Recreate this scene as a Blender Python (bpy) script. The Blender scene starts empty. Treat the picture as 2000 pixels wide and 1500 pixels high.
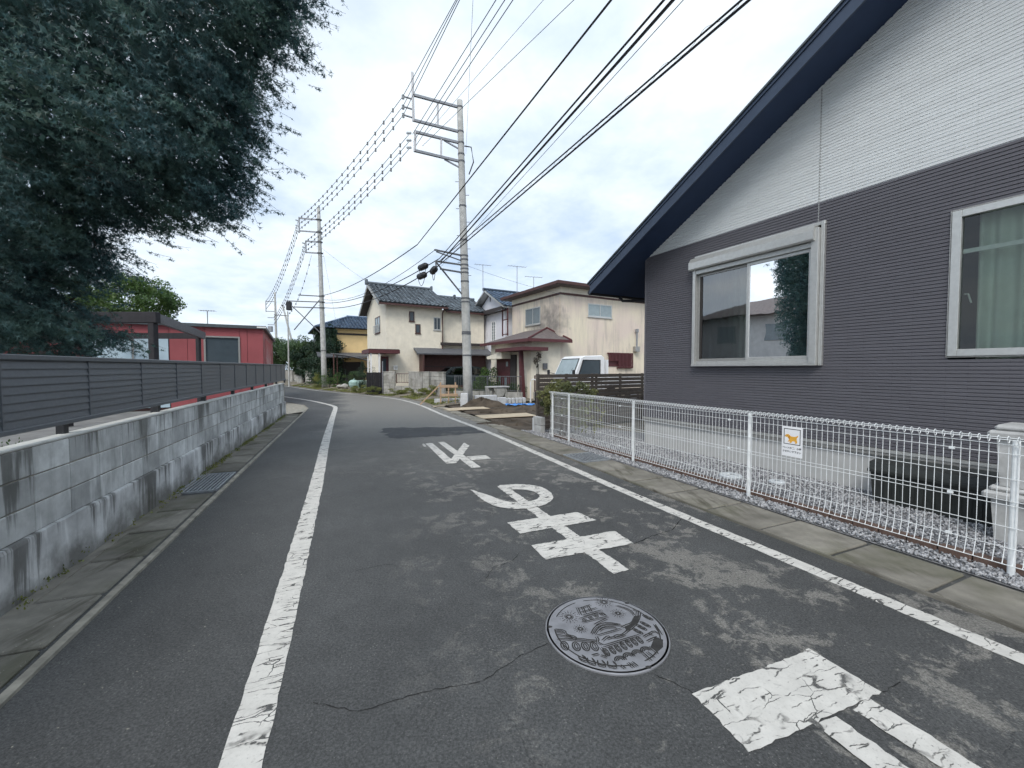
import bpy, bmesh, math, random
import numpy as np
from mathutils import Vector, Matrix
R = math.radians
random.seed(7); rng = np.random.default_rng(7)
scn = bpy.context.scene
COL = scn.collection

# ------------------------------------------------------------------ camera
cam_d = bpy.data.cameras.new('camera'); cam = bpy.data.objects.new('camera', cam_d); COL.objects.link(cam)
cam.location = (0, 0, 1.55); cam.rotation_euler = (R(90 - 2.076), 0, 0)
cam_d.sensor_width = 36; cam_d.lens = 36 * 800 / 2000
cam_d.clip_start = .05; cam_d.clip_end = 2000
scn.camera = cam

# ------------------------------------------------------------------ world, sun, exposure
SUN_EL, SUN_AZ = 48, -164            # azimuth from +Y towards +X
w = bpy.data.worlds.new('World'); scn.world = w; w.use_nodes = True
nt = w.node_tree; nt.nodes.clear()
def N(t, **k):
    n = nt.nodes.new(t)
    for a, b in k.items(): setattr(n, a, b)
    return n
out = N('ShaderNodeOutputWorld'); mix = N('ShaderNodeMixShader')
sky = N('ShaderNodeTexSky', sky_type='NISHITA', sun_disc=False)
sky.sun_elevation = R(SUN_EL); sky.sun_rotation = R(SUN_AZ)
b1 = N('ShaderNodeBackground'); b1.inputs['Strength'].default_value = .12
b2 = N('ShaderNodeBackground'); b2.inputs['Strength'].default_value = .84
tc = N('ShaderNodeTexCoord'); sep = N('ShaderNodeSeparateXYZ')
mz = N('ShaderNodeMath', operation='MAXIMUM'); mz.inputs[1].default_value = 0
az = N('ShaderNodeMath', operation='ADD'); az.inputs[1].default_value = .22
dv = N('ShaderNodeVectorMath', operation='DIVIDE')
cmb = N('ShaderNodeCombineXYZ')
n1 = N('ShaderNodeTexNoise'); n1.inputs['Scale'].default_value = 1.15; n1.inputs['Detail'].default_value = 9; n1.inputs['Roughness'].default_value = .55; n1.inputs['Distortion'].default_value = .3
n2 = N('ShaderNodeTexNoise'); n2.inputs['Scale'].default_value = 1.5; n2.inputs['Detail'].default_value = 6; n2.inputs['Roughness'].default_value = .6
r1 = N('ShaderNodeValToRGB'); r1.color_ramp.elements[0].position = .30; r1.color_ramp.elements[1].position = .56
r1.color_ramp.elements[0].color = (.8,)*3 + (1,); r1.color_ramp.elements[1].color = (1, 1, 1, 1)
r2 = N('ShaderNodeValToRGB'); r2.color_ramp.elements[0].position = .36; r2.color_ramp.elements[1].position = .62
r2.color_ramp.elements[0].color = (.46, .575, .74, 1); r2.color_ramp.elements[1].color = (.755, .83, .90, 1)
L = nt.links.new
L(tc.outputs['Generated'], sep.inputs[0]); L(sep.outputs['Z'], mz.inputs[0]); L(mz.outputs[0], az.inputs[0])
for i in range(3): L(az.outputs[0], cmb.inputs[i])
L(tc.outputs['Generated'], dv.inputs[0]); L(cmb.outputs[0], dv.inputs[1])
L(dv.outputs[0], n1.inputs['Vector']); L(dv.outputs[0], n2.inputs['Vector'])
L(n1.outputs['Fac'], r1.inputs[0]); L(n2.outputs['Fac'], r2.inputs[0])
L(sky.outputs[0], b1.inputs['Color']); L(r2.outputs[0], b2.inputs['Color'])
L(r1.outputs[0], mix.inputs[0]); L(b1.outputs[0], mix.inputs[1]); L(b2.outputs[0], mix.inputs[2]); L(mix.outputs[0], out.inputs[0])
sd = bpy.data.lights.new('sun', 'SUN'); sd.energy = 1.5; sd.angle = R(24); sd.color = (1, .96, .9)
so = bpy.data.objects.new('sun', sd); COL.objects.link(so)
sv = Vector((math.sin(R(SUN_AZ)) * math.cos(R(SUN_EL)), math.cos(R(SUN_AZ)) * math.cos(R(SUN_EL)), math.sin(R(SUN_EL))))
so.rotation_euler = sv.to_track_quat('Z', 'Y').to_euler(); so.location = (0, 0, 30)
scn.view_settings.view_transform = 'Standard'; scn.view_settings.look = 'None'
scn.view_settings.exposure = .70; scn.view_settings.gamma = 1; scn.view_settings.use_curve_mapping = False
scn.render.engine = 'CYCLES'
scn.cycles.max_bounces = 8; scn.cycles.transparent_max_bounces = 12; scn.cycles.use_denoising = True; scn.cycles.use_adaptive_sampling = True; scn.cycles.adaptive_threshold = .03

# ------------------------------------------------------------------ material helpers
class T:
    """small node-tree writer"""
    def __init__(s, name):
        s.m = bpy.data.materials.new(name); s.m.use_nodes = True; s.t = s.m.node_tree; s.t.nodes.clear()
        s.out = s.t.nodes.new('ShaderNodeOutputMaterial'); s.b = s.t.nodes.new('ShaderNodeBsdfPrincipled')
        s.t.links.new(s.b.outputs[0], s.out.inputs[0])
        s.pos = s.t.nodes.new('ShaderNodeNewGeometry').outputs['Position']
    def n(s, typ, ins=None, **k):
        nd = s.t.nodes.new(typ)
        for a, b in k.items(): setattr(nd, a, b)
        for a, b in (ins or {}).items(): s.set(nd.inputs[a], b)
        return nd
    def set(s, sock, v):
        if hasattr(v, 'is_linked') and hasattr(v, 'node'): s.t.links.new(v, sock)
        elif isinstance(v, (int, float)) and sock.type == 'RGBA': sock.default_value = (v, v, v, 1)
        elif isinstance(v, tuple) and sock.type == 'RGBA' and len(v) == 3: sock.default_value = v + (1,)
        else: sock.default_value = v
    def map(s, scale=(1, 1, 1), rotz=0, vec=None):
        v = vec or s.pos
        if rotz: v = s.n('ShaderNodeMapping', {'Vector': v, 'Rotation': (0, 0, rotz)}).outputs[0]
        return s.n('ShaderNodeMapping', {'Vector': v, 'Scale': scale}).outputs[0]
    def noise(s, scale, detail=4, rough=.55, vec=None, dist=0):
        return s.n('ShaderNodeTexNoise', {'Vector': vec or s.pos, 'Scale': scale, 'Detail': detail, 'Roughness': rough, 'Distortion': dist}).outputs['Fac']
    def ramp(s, fac, a, b, ca=0., cb=1.):
        r = s.n('ShaderNodeMapRange', {'Value': fac, 'From Min': a, 'From Max': b, 'To Min': ca, 'To Max': cb}); return r.outputs[0]
    def mix(s, fac, a, b, blend='MIX'):
        m = s.n('ShaderNodeMix', data_type='RGBA', blend_type=blend); s.set(m.inputs[0], fac); s.set(m.inputs[6], a); s.set(m.inputs[7], b); return m.outputs[2]
    def math(s, op, a, b=0.):
        m = s.n('ShaderNodeMath', operation=op); s.set(m.inputs[0], a); s.set(m.inputs[1], b); return m.outputs[0]
    def bump(s, h, strength=.3, dist=.01):
        s.t.links.new(s.n('ShaderNodeBump', {'Height': h, 'Strength': strength, 'Distance': dist}).outputs[0], s.b.inputs['Normal'])
    def fin(s, col, rough=.8, metal=0., spec=.5):
        s.set(s.b.inputs['Base Color'], col); s.set(s.b.inputs['Roughness'], rough); s.set(s.b.inputs['Metallic'], metal); s.set(s.b.inputs['Specular IOR Level'], spec)
        return s.m
def mul(c, k): return tuple(min(1, v * k) for v in c)
def pm(name, c, var=.18, scale=6, rough=.75, bump=.15, metal=0., spec=.4, fine=60, streak=0., streakc=None, bd=.005):
    t = T(name)
    f = t.noise(scale, 6, .6)
    col = t.mix(t.ramp(f, .3, .7), mul(c, 1 - var), mul(c, 1 + var))
    if streak:
        s = t.noise(1.0, 6, .65, vec=t.map((9, 9, .7)))
        s2 = t.noise(.9, 3)
        col = t.mix(t.math('MULTIPLY', t.ramp(s, .5, .7), t.ramp(s2, .35, .6, 0, streak)), col, streakc or mul(c, .4))
    if bump: t.bump(t.noise(fine, 4), bump, bd)
    return t.fin(col, rough, metal, spec)

# asphalt
def asphalt(name, dark=(.060, .061, .060), worn_and_sheen=(.205, .195, .174), lo=.515, side=True):
    t = T(name)
    big = t.noise(.62, 8, .62, dist=.4)
    big2 = t.noise(2.4, 8, .66, dist=.5)
    m = t.math('ADD', t.math('MULTIPLY', t.noise(1.0, 8, .68, dist=.5), .55), t.math('MULTIPLY', t.noise(4.2, 8, .7, dist=.8), .45))
    m = t.math('ADD', m, t.math('MULTIPLY', t.math('SUBTRACT', t.noise(30, 6, .75), .5), .16))
    wm = t.ramp(m, lo + .01, lo + .05)
    if side:   # wear lies right of mid-lane; farther off, grazing sky sheen is painted in too
        sx = t.n('ShaderNodeSeparateXYZ', {'Vector': t.pos})
        d = t.math('ADD', sx.outputs['X'], t.math('MULTIPLY', sx.outputs['Y'], .40))
        d = t.math('ADD', d, t.math('MULTIPLY', t.math('SUBTRACT', big, .5), 2.5))
        lane = t.ramp(d, .1, 1.9)
        far = t.ramp(sx.outputs['Y'], 5.5, 11.)  # sky reflection put into the colour, paler with distance
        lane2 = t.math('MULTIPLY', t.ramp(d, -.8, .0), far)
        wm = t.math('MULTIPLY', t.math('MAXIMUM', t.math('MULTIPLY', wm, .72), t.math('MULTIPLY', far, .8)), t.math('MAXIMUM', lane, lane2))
    fine = t.noise(170, 3, .7)
    vor = t.n('ShaderNodeTexVoronoi', {'Vector': t.pos, 'Scale': 210.}).outputs['Color']
    vs = t.n('ShaderNodeSeparateColor', {'Color': vor}).outputs[0]
    dk = t.mix(t.ramp(t.noise(.9, 5), .3, .7), mul(dark, .8), mul(dark, 1.22))
    col = t.mix(wm, dk, worn_and_sheen)
    k = t.math('MULTIPLY', t.ramp(fine, .25, .75, .72, 1.28), t.ramp(vs, 0, 1, .8, 1.2))
    k = t.math('MULTIPLY', k, t.math('MULTIPLY', t.ramp(t.noise(75, 4, .75), .38, .62, .6, 1.42), t.ramp(t.noise(7, 5, .65), .25, .75, .84, 1.16)))
    km = t.n('ShaderNodeCombineXYZ', {0: k, 1: k, 2: k}).outputs[0]
    col = t.mix(1., col, km, 'MULTIPLY')
    sp = t.math('MULTIPLY', t.ramp(vs, .972, .99), t.ramp(t.noise(3, 3), .4, .65))
    col = t.mix(t.math('MULTIPLY', sp, .45), col, (.3, .29, .27))
    # hairline cracks
    wv = t.n('ShaderNodeVectorMath', operation='ADD'); t.set(wv.inputs[0], t.pos)
    nc = t.n('ShaderNodeTexNoise', {'Vector': t.pos, 'Scale': 3., 'Detail': 5.})
    sc = t.n('ShaderNodeVectorMath', {'Vector': nc.outputs['Color'], 'Scale': .35}, operation='SCALE'); t.set(wv.inputs[1], sc.outputs[0])
    ve = t.n('ShaderNodeTexVoronoi', {'Vector': wv.outputs[0], 'Scale': .42}, feature='DISTANCE_TO_EDGE').outputs['Distance']
    ck = t.math('MULTIPLY', t.ramp(ve, .0022, .0006), t.ramp(t.noise(.5, 2), .46, .56))
    col = t.mix(t.math('MULTIPLY', ck, .0), col, (.012, .012, .012))
    h = t.math('ADD', t.math('MULTIPLY', fine, .6), t.math('MULTIPLY', vs, .7))
    t.bump(t.math('SUBTRACT', h, t.math('MULTIPLY', ck, 3.)), .55, .004)
    return t.fin(col, t.ramp(fine, .2, .8, .62, .82), 0, .45)
M = {}
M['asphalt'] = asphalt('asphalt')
M['patch'] = asphalt('asphalt_dark_patch', (.034, .036, .039), (.08, .077, .072), .53, False)

def paint(name, c=(.62, .60, .555), wear=.0):
    t = T(name)
    wv = t.n('ShaderNodeVectorMath', operation='ADD'); t.set(wv.inputs[0], t.pos)
    nc = t.n('ShaderNodeTexNoise', {'Vector': t.pos, 'Scale': 14., 'Detail': 5.})
    sc = t.n('ShaderNodeVectorMath', {'Vector': nc.outputs['Color'], 'Scale': .05}, operation='SCALE'); t.set(wv.inputs[1], sc.outputs[0])
    ve = t.n('ShaderNodeTexVoronoi', {'Vector': t.map((5.0, 9.0, 5), R(-23), wv.outputs[0]), 'Scale': 1.}, feature='DISTANCE_TO_EDGE').outputs['Distance']
    ve2 = t.n('ShaderNodeTexVoronoi', {'Vector': t.map((2.2, 17, 5), R(-23), wv.outputs[0]), 'Scale': 1.}, feature='DISTANCE_TO_EDGE').outputs['Distance']
    gate = t.ramp(t.noise(6, 4), .36, .52)
    ck = t.math('MAXIMUM', t.math('MULTIPLY', t.ramp(ve, .016, .008), t.ramp(t.noise(5.3, 3), .50, .56)), t.math('MULTIPLY', t.ramp(ve2, .05, .02), t.ramp(t.noise(11, 3), .45, .52)))
    ck = t.math('MULTIPLY', ck, gate)
    chip = t.ramp(t.noise(60, 5, .7), .62, .67)
    chip = t.math('MULTIPLY', chip, t.ramp(t.noise(2, 3), .4, .65))
    hole = t.math('MAXIMUM', ck, chip)
    col = t.mix(t.ramp(t.noise(9, 6, .65), .35, .7), mul(c, .82), c)
    col = t.mix(t.ramp(t.noise(90, 3), .55, .75, 0, .35), col, (.3, .28, .25))
    t.fin(col, .7, 0, .3); t.bump(t.noise(200, 3), .3, .002)
    tr = t.n('ShaderNodeBsdfTransparent'); mx = t.n('ShaderNodeMixShader'); t.set(mx.inputs[0], t.math('MULTIPLY', hole, .92))
    t.t.links.new(t.b.outputs[0], mx.inputs[1]); t.t.links.new(tr.outputs[0], mx.inputs[2]); t.t.links.new(mx.outputs[0], t.out.inputs[0])
    return t.m
M['paint'] = paint('road_paint')

# weathered concrete: mottling, rain runs with a shape of their own, damp dirt at the foot
def stained(name, c, rot, amount=.8, dirt=(.03, .03, .025), mossy=.25, zs=.55, base_dirt=0., runs=0., ledge=1.0):
    t = T(name)
    v = t.map((6.5, 1, zs), rot)
    s = t.noise(1., 7, .68, vec=v)
    big = t.noise(1., 4, .55, vec=t.map((.8, .6, 1.3), rot))
    f = t.noise(11, 6, .6)
    mid = t.noise(2.8, 7, .62)
    orn = t.n('ShaderNodeObjectInfo').outputs['Random']
    col = t.mix(t.ramp(mid, .3, .7), mul(c, .66), mul(c, 1.26))
    if runs or 'slab' in name: col = t.mix(1., col, t.n('ShaderNodeCombineXYZ', {i: t.ramp(orn, 0, 1, .74, 1.18) for i in range(3)}).outputs[0], 'MULTIPLY')
    col = t.mix(t.ramp(f, .45, .75, 0, .4), col, mul(c, .6))
    st = t.math('MULTIPLY', t.ramp(s, .52, .66), t.ramp(big, .4, .6, 0, amount))
    col = t.mix(st, col, dirt)
    if runs:
        pos = t.noise(1., 3, .5, vec=t.map((1.55, .01, .02), rot))
        stk = t.noise(1., 6, .7, vec=t.map((13, 1, .55), rot))
        z = t.n('ShaderNodeSeparateXYZ', {'Vector': t.pos}).outputs['Z']
        reach = t.math('ADD', t.ramp(z, ledge - .75, ledge, -.20, .16), t.math('MULTIPLY', t.math('SUBTRACT', pos, .5), 1.5))
        rm = t.ramp(t.math('ADD', stk, reach), .62, .74)
        col = t.mix(t.math('MULTIPLY', rm, runs), col, dirt)
        col = t.mix(t.math('MULTIPLY', t.ramp(t.noise(1., 5, .6, vec=t.map((5, 1, .8), rot)), .56, .66), .5), col, mul(c, 1.5))
    col = t.mix(t.math('MULTIPLY', t.ramp(t.noise(1.7, 5), .5, .66), mossy), col, (.07, .075, .035))
    if base_dirt:
        z = t.n('ShaderNodeSeparateXYZ', {'Vector': t.pos}).outputs['Z']
        zz = t.math('ADD', z, t.math('MULTIPLY', t.math('SUBTRACT', mid, .5), .6))
        col = t.mix(t.ramp(zz, .26, .05, 0, base_dirt), col, (.085, .08, .065))
    t.bump(t.noise(140, 4, .7), .35, .004)
    return t.fin(col, .88, 0, .25)
WR = math.atan2(.395, 1)       # the left wall runs -21.5 degrees off +Y
M['block'] = stained('block_concrete', (.53, .54, .53), -R(90) - WR, .35, (.05, .05, .042), .12, .55, 0., .68, 1.06)
M['footing'] = stained('footing_concrete', (.62, .625, .62), -R(90) - WR, .3, (.05, .048, .04), .15, .35, .7, .75, .42)
M['cap'] = pm('mortar_cap', (.5, .5, .47), .2, 5, .85)
M['slab'] = stained('gutter_slab_concrete', (.21, .197, .168), 0, .85, (.055, .048, .035), .4, 6)
M['slab_far'] = stained('gutter_slab_pale', (.25, .23, .19), 0, .4, (.07, .06, .045), .3, 6)
M['kerb'] = pm('kerb_concrete', (.26, .245, .205), .4, 9, .88, streak=0)
M['oldwall'] = stained('old_block_wall', (.40, .39, .36), 0, .9, (.05, .048, .04), .35, .5)
M['concrete'] = pm('concrete', (.42, .42, .41), .22, 7, .85, .3)
M['concrete_new'] = pm('new_concrete', (.55, .56, .57), .12, 8, .85, .25)
M['lot'] = pm('lot_concrete', (.17, .168, .16), .3, 2, .9, .3)
M['soil'] = pm('soil', (.075, .058, .042), .5, 2.2, .95, .8, fine=18, bd=.03)
M['earth'] = pm('dry_earth', (.17, .15, .115), .45, 1.4, .95, .6, fine=30, bd=.01)
M['pole'] = pm('pole_concrete', (.44, .44, .42), .2, 5, .8, .2, streak=.5, streakc=(.2, .2, .18))
M['metal_grey'] = pm('galvanised_metal', (.30, .31, .33), .15, 20, .5, .05, .4)
M['steel_dark'] = pm('weathered_steel', (.13, .135, .145), .2, 14, .6, .1, .2)
M['louvre'] = pm('charcoal_aluminium', (.095, .106, .118), .1, 30, .5, .05, .0, .5)
M['black'] = pm('black_plastic', (.02, .021, .024), .2, 20, .5, .1)
M['cable'] = pm('cable_black', (.018, .018, .022), .1, 9, .6, 0)
M['wire'] = pm('wire_grey', (.10, .115, .14), .1, 9, .6, 0)
M['white_metal'] = pm('white_coated_steel', (.78, .8, .8), .06, 30, .45, .03)
M['white'] = pm('white_paint', (.8, .8, .79), .05, 9, .5, .03)
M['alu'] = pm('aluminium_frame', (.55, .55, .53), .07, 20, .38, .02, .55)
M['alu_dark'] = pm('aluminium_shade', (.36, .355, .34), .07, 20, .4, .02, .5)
M['bronze'] = pm('bronze_frame', (.05, .045, .042), .1, 20, .45, .02, .3)
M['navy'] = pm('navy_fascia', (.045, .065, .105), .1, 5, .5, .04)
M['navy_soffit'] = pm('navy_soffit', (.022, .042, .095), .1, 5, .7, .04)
M['roof_edge'] = pm('roof_sheet', (.075, .09, .1), .2, 8, .5, .05)
M['found'] = pm('foundation_render', (.45, .45, .44), .1, 3, .85, .15)
M['curtain'] = pm('curtain_cloth', (.72, .77, .70), .08, 4, .85, .1, spec=.1)
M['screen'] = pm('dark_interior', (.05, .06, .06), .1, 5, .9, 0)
M['slatwood'] = pm('brown_slat', (.085, .072, .062), .2, 8, .6, .1)
M['greenpoly'] = pm('black_green_plastic', (.028, .031, .029), .25, 12, .45, .15)
M['brick'] = pm('border_brick', (.13, .085, .068), .3, 15, .9, .4)
M['pvc'] = pm('pvc_lid', (.55, .58, .6), .06, 10, .4, .02)
M['iron'] = pm('cast_iron', (.25, .25, .262), .22, 9, .5, .35, .35, fine=120, bd=.002)
M['iron_dirt'] = pm('iron_groove', (.032, .031, .03), .4, 20, .9, .2)
M['grate'] = pm('galvanised_grate', (.36, .38, .40), .18, 15, .5, .1, .5)
M['pit'] = pm('dark_pit', (.012, .012, .012), .1, 10, .95, 0)
M['cream'] = pm('cream_stucco', (.82, .755, .625), .08, 3, .9, .5, fine=45, streak=.25, streakc=(.58, .52, .41), bd=.01)
M['orange'] = pm('orange_stucco', (.86, .62, .31), .06, 2, .9, .3, fine=45)
M['white_siding'] = pm('white_siding', (.74, .74, .78), .06, 3, .7, .2)
def stucco_dirty():
    t = T('stained_stucco')
    c = t.mix(t.ramp(t.noise(.7, 6), .35, .65), (.79, .71, .56), (.73, .62, .54))
    s = t.noise(1., 7, .7, vec=t.map((4, 4, .45)))
    b = t.noise(.55, 5, .55, dist=.6)
    c = t.mix(t.math('MULTIPLY', t.ramp(s, .45, .68), t.ramp(b, .38, .62, .1, .65)), c, (.32, .285, .26))
    p = t.n('ShaderNodeSeparateXYZ', {'Vector': t.pos})
    # the soot fan over the porch roof
    dx = t.math('SUBTRACT', p.outputs['X'], 1.9); dz = t.math('SUBTRACT', p.outputs['Z'], 4.0)
    r = t.math('ADD', t.math('MULTIPLY', dx, dx), t.math('MULTIPLY', dz, dz))
    r = t.math('ADD', r, t.math('MULTIPLY', t.math('SUBTRACT', t.noise(2.5, 5), .5), 2.2))
    c = t.mix(t.ramp(r, 1.2, .0, 0, .8), c, (.16, .155, .15))
    t.bump(t.noise(40, 4), .4, .008)
    return t.fin(c, .9, 0, .2)
M['stucco_dirty'] = stucco_dirty()
def tilemat(name, c):
    t = T(name); r = t.n('ShaderNodeObjectInfo').outputs['Random']; i = t.t.nodes.new('ShaderNodeNewGeometry').outputs['Random Per Island']
    k = t.ramp(t.math('FRACT', t.math('ADD', r, i)), 0, 1, .55, 1.5)
    col = t.mix(1., t.mix(t.ramp(t.noise(3, 5), .3, .7), mul(c, .8), mul(c, 1.2)), t.n('ShaderNodeCombineXYZ', {0: k, 1: k, 2: k}).outputs[0], 'MULTIPLY')
    return t.fin(col, .42, 0, .5)
M['tile_grey'] = tilemat('roof_tile_slate', (.095, .113, .128))
M['tile_blue'] = tilemat('roof_tile_blue', (.06, .092, .14))
M['brown'] = pm('brown_trim', (.085, .04, .036), .15, 6, .6, .05)
M['maroon'] = pm('maroon_paint', (.10, .032, .036), .15, 8, .6, .1)
M['dark_trim'] = pm('dark_eave', (.05, .043, .042), .15, 6, .7, .05)
M['shingle'] = pm('porch_shingle', (.14, .12, .115), .25, 6, .85, .4, streak=.3, streakc=(.25, .10, .08))
M['red'] = pm('red_panel', (.30, .075, .083), .1, 1.5, .6, .05)
M['red_white'] = stained('red_peeling', (.36, .055, .06), 0, 0)
M['pale_blue'] = pm('pale_blue_panel', (.42, .53, .6), .07, 4, .5, .03)
M['log'] = pm('tarred_timber', (.028, .026, .03), .25, 6, .75, .3)
M['wood'] = pm('pine_board', (.42, .29, .19), .2, 9, .8, .3)
M['ply'] = pm('plywood', (.47, .39, .28), .16, 2.5, .85, .2, streak=0)
M['tarp'] = pm('blue_tarp', (.07, .24, .6), .2, 9, .5, .3)
M['bark'] = pm('bark', (.055, .045, .038), .35, 10, .95, .8, fine=25, bd=.02)
M['truck'] = pm('truck_white', (.8, .81, .82), .03, 3, .3, .01)
M['tyre'] = pm('tyre', (.02, .02, .02), .1, 20, .9, .1)
M['car'] = pm('car_dark', (.02, .03, .033), .1, 2, .25, 0, spec=.6)
M['sign_white'] = pm('sign_white', (.85, .85, .86), .02, 5, .4, 0)
M['ink'] = pm('sign_ink', (.008, .008, .008), .0, 5, .5, 0)
M['dog'] = pm('sign_orange', (.80, .42, .06), .05, 5, .5, 0)
M['dog_dark'] = pm('sign_orange_dark', (.55, .23, .03), .05, 5, .5, 0)
M['water_green'] = pm('faded_green_plastic', (.35, .5, .47), .15, 6, .5, .05)

def glass(name, tint=(.75, .85, .85), ior=1.7, rough=.0):
    t = T(name); t.t.nodes.remove(t.b)
    tr = t.n('ShaderNodeBsdfTransparent', {'Color': tint}); gl = t.n('ShaderNodeBsdfGlossy', {'Color': (1, 1, 1), 'Roughness': rough})
    bp = t.n('ShaderNodeBump', {'Height': t.noise(1.3, 2), 'Strength': .04, 'Distance': .05}); t.t.links.new(bp.outputs[0], gl.inputs['Normal'])
    fr = t.n('ShaderNodeFresnel', {'IOR': ior}); mx = t.n('ShaderNodeMixShader')
    t.t.links.new(fr.outputs[0], mx.inputs[0]); t.t.links.new(tr.outputs[0], mx.inputs[1]); t.t.links.new(gl.outputs[0], mx.inputs[2]); t.t.links.new(mx.outputs[0], t.out.inputs[0])
    return t.m
M['glass'] = glass('window_glass', (.78, .84, .81), 2.25)
M['glass_clear'] = glass('clear_window_glass', (.72, .80, .74), 1.6)
M['glass_dark'] = glass('dark_glass', (.25, .3, .32), 1.9)
M['glass_screen'] = glass('screened_glass', (.30, .34, .36), 2.7, .02)
def frosted(name, c):
    t = T(name); return t.fin(t.mix(t.ramp(t.noise(5, 3), .3, .7), mul(c, .85), c), .25, 0, .6)
M['frost'] = frosted('frosted_pane', (.33, .40, .42)); M['pane_dark'] = frosted('dark_pane', (.06, .08, .095))
M['pane_mid'] = frosted('grey_pane', (.20, .24, .26))

def leafmat(name, c, var=.5, trans=.35, rough=.5):
    t = T(name)
    isl = t.t.nodes.new('ShaderNodeNewGeometry').outputs['Random Per Island']
    col = t.mix(isl, mul(c, 1 - var), mul(c, 1 + var))
    col = t.mix(t.ramp(t.noise(1.6, 4), .42, .68, 0, .65), col, (c[0] * 1.9, c[1] * 1.6, c[2] * 1.05))
    t.fin(col, rough, 0, .35)
    tl = t.n('ShaderNodeBsdfTranslucent', {'Color': col}); mx = t.n('ShaderNodeMixShader', {0: trans})
    t.t.links.new(t.b.outputs[0], mx.inputs[1]); t.t.links.new(tl.outputs[0], mx.inputs[2]); t.t.links.new(mx.outputs[0], t.out.inputs[0])
    return t.m
M['maple'] = leafmat('maple_leaf', (.055, .112, .118), .55, .42)
M['leaf'] = leafmat('leaf_green', (.075, .135, .045), .5)
M['leaf_mid'] = leafmat('leaf_mid_green', (.055, .10, .045), .45)
M['leaf_dark'] = leafmat('leaf_dark_green', (.022, .048, .03), .4, .15)
M['leaf_yel'] = leafmat('leaf_yellow_green', (.16, .185, .06), .5)
M['leaf_shrub'] = leafmat('leaf_shrub', (.115, .135, .065), .6)
def gravelmat():
    t = T('gravel'); isl = t.t.nodes.new('ShaderNodeNewGeometry').outputs['Random Per Island']
    c = t.mix(isl, (.12, .125, .135), (.50, .50, .51)); t.bump(t.noise(150, 3), .3, .002); return t.fin(c, .85, 0, .3)
M['gravel'] = gravelmat()
M['gravel_bed'] = pm('gravel_bed', (.19, .19, .195), .4, 40, .9, .6, fine=90, bd=.01)

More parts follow.
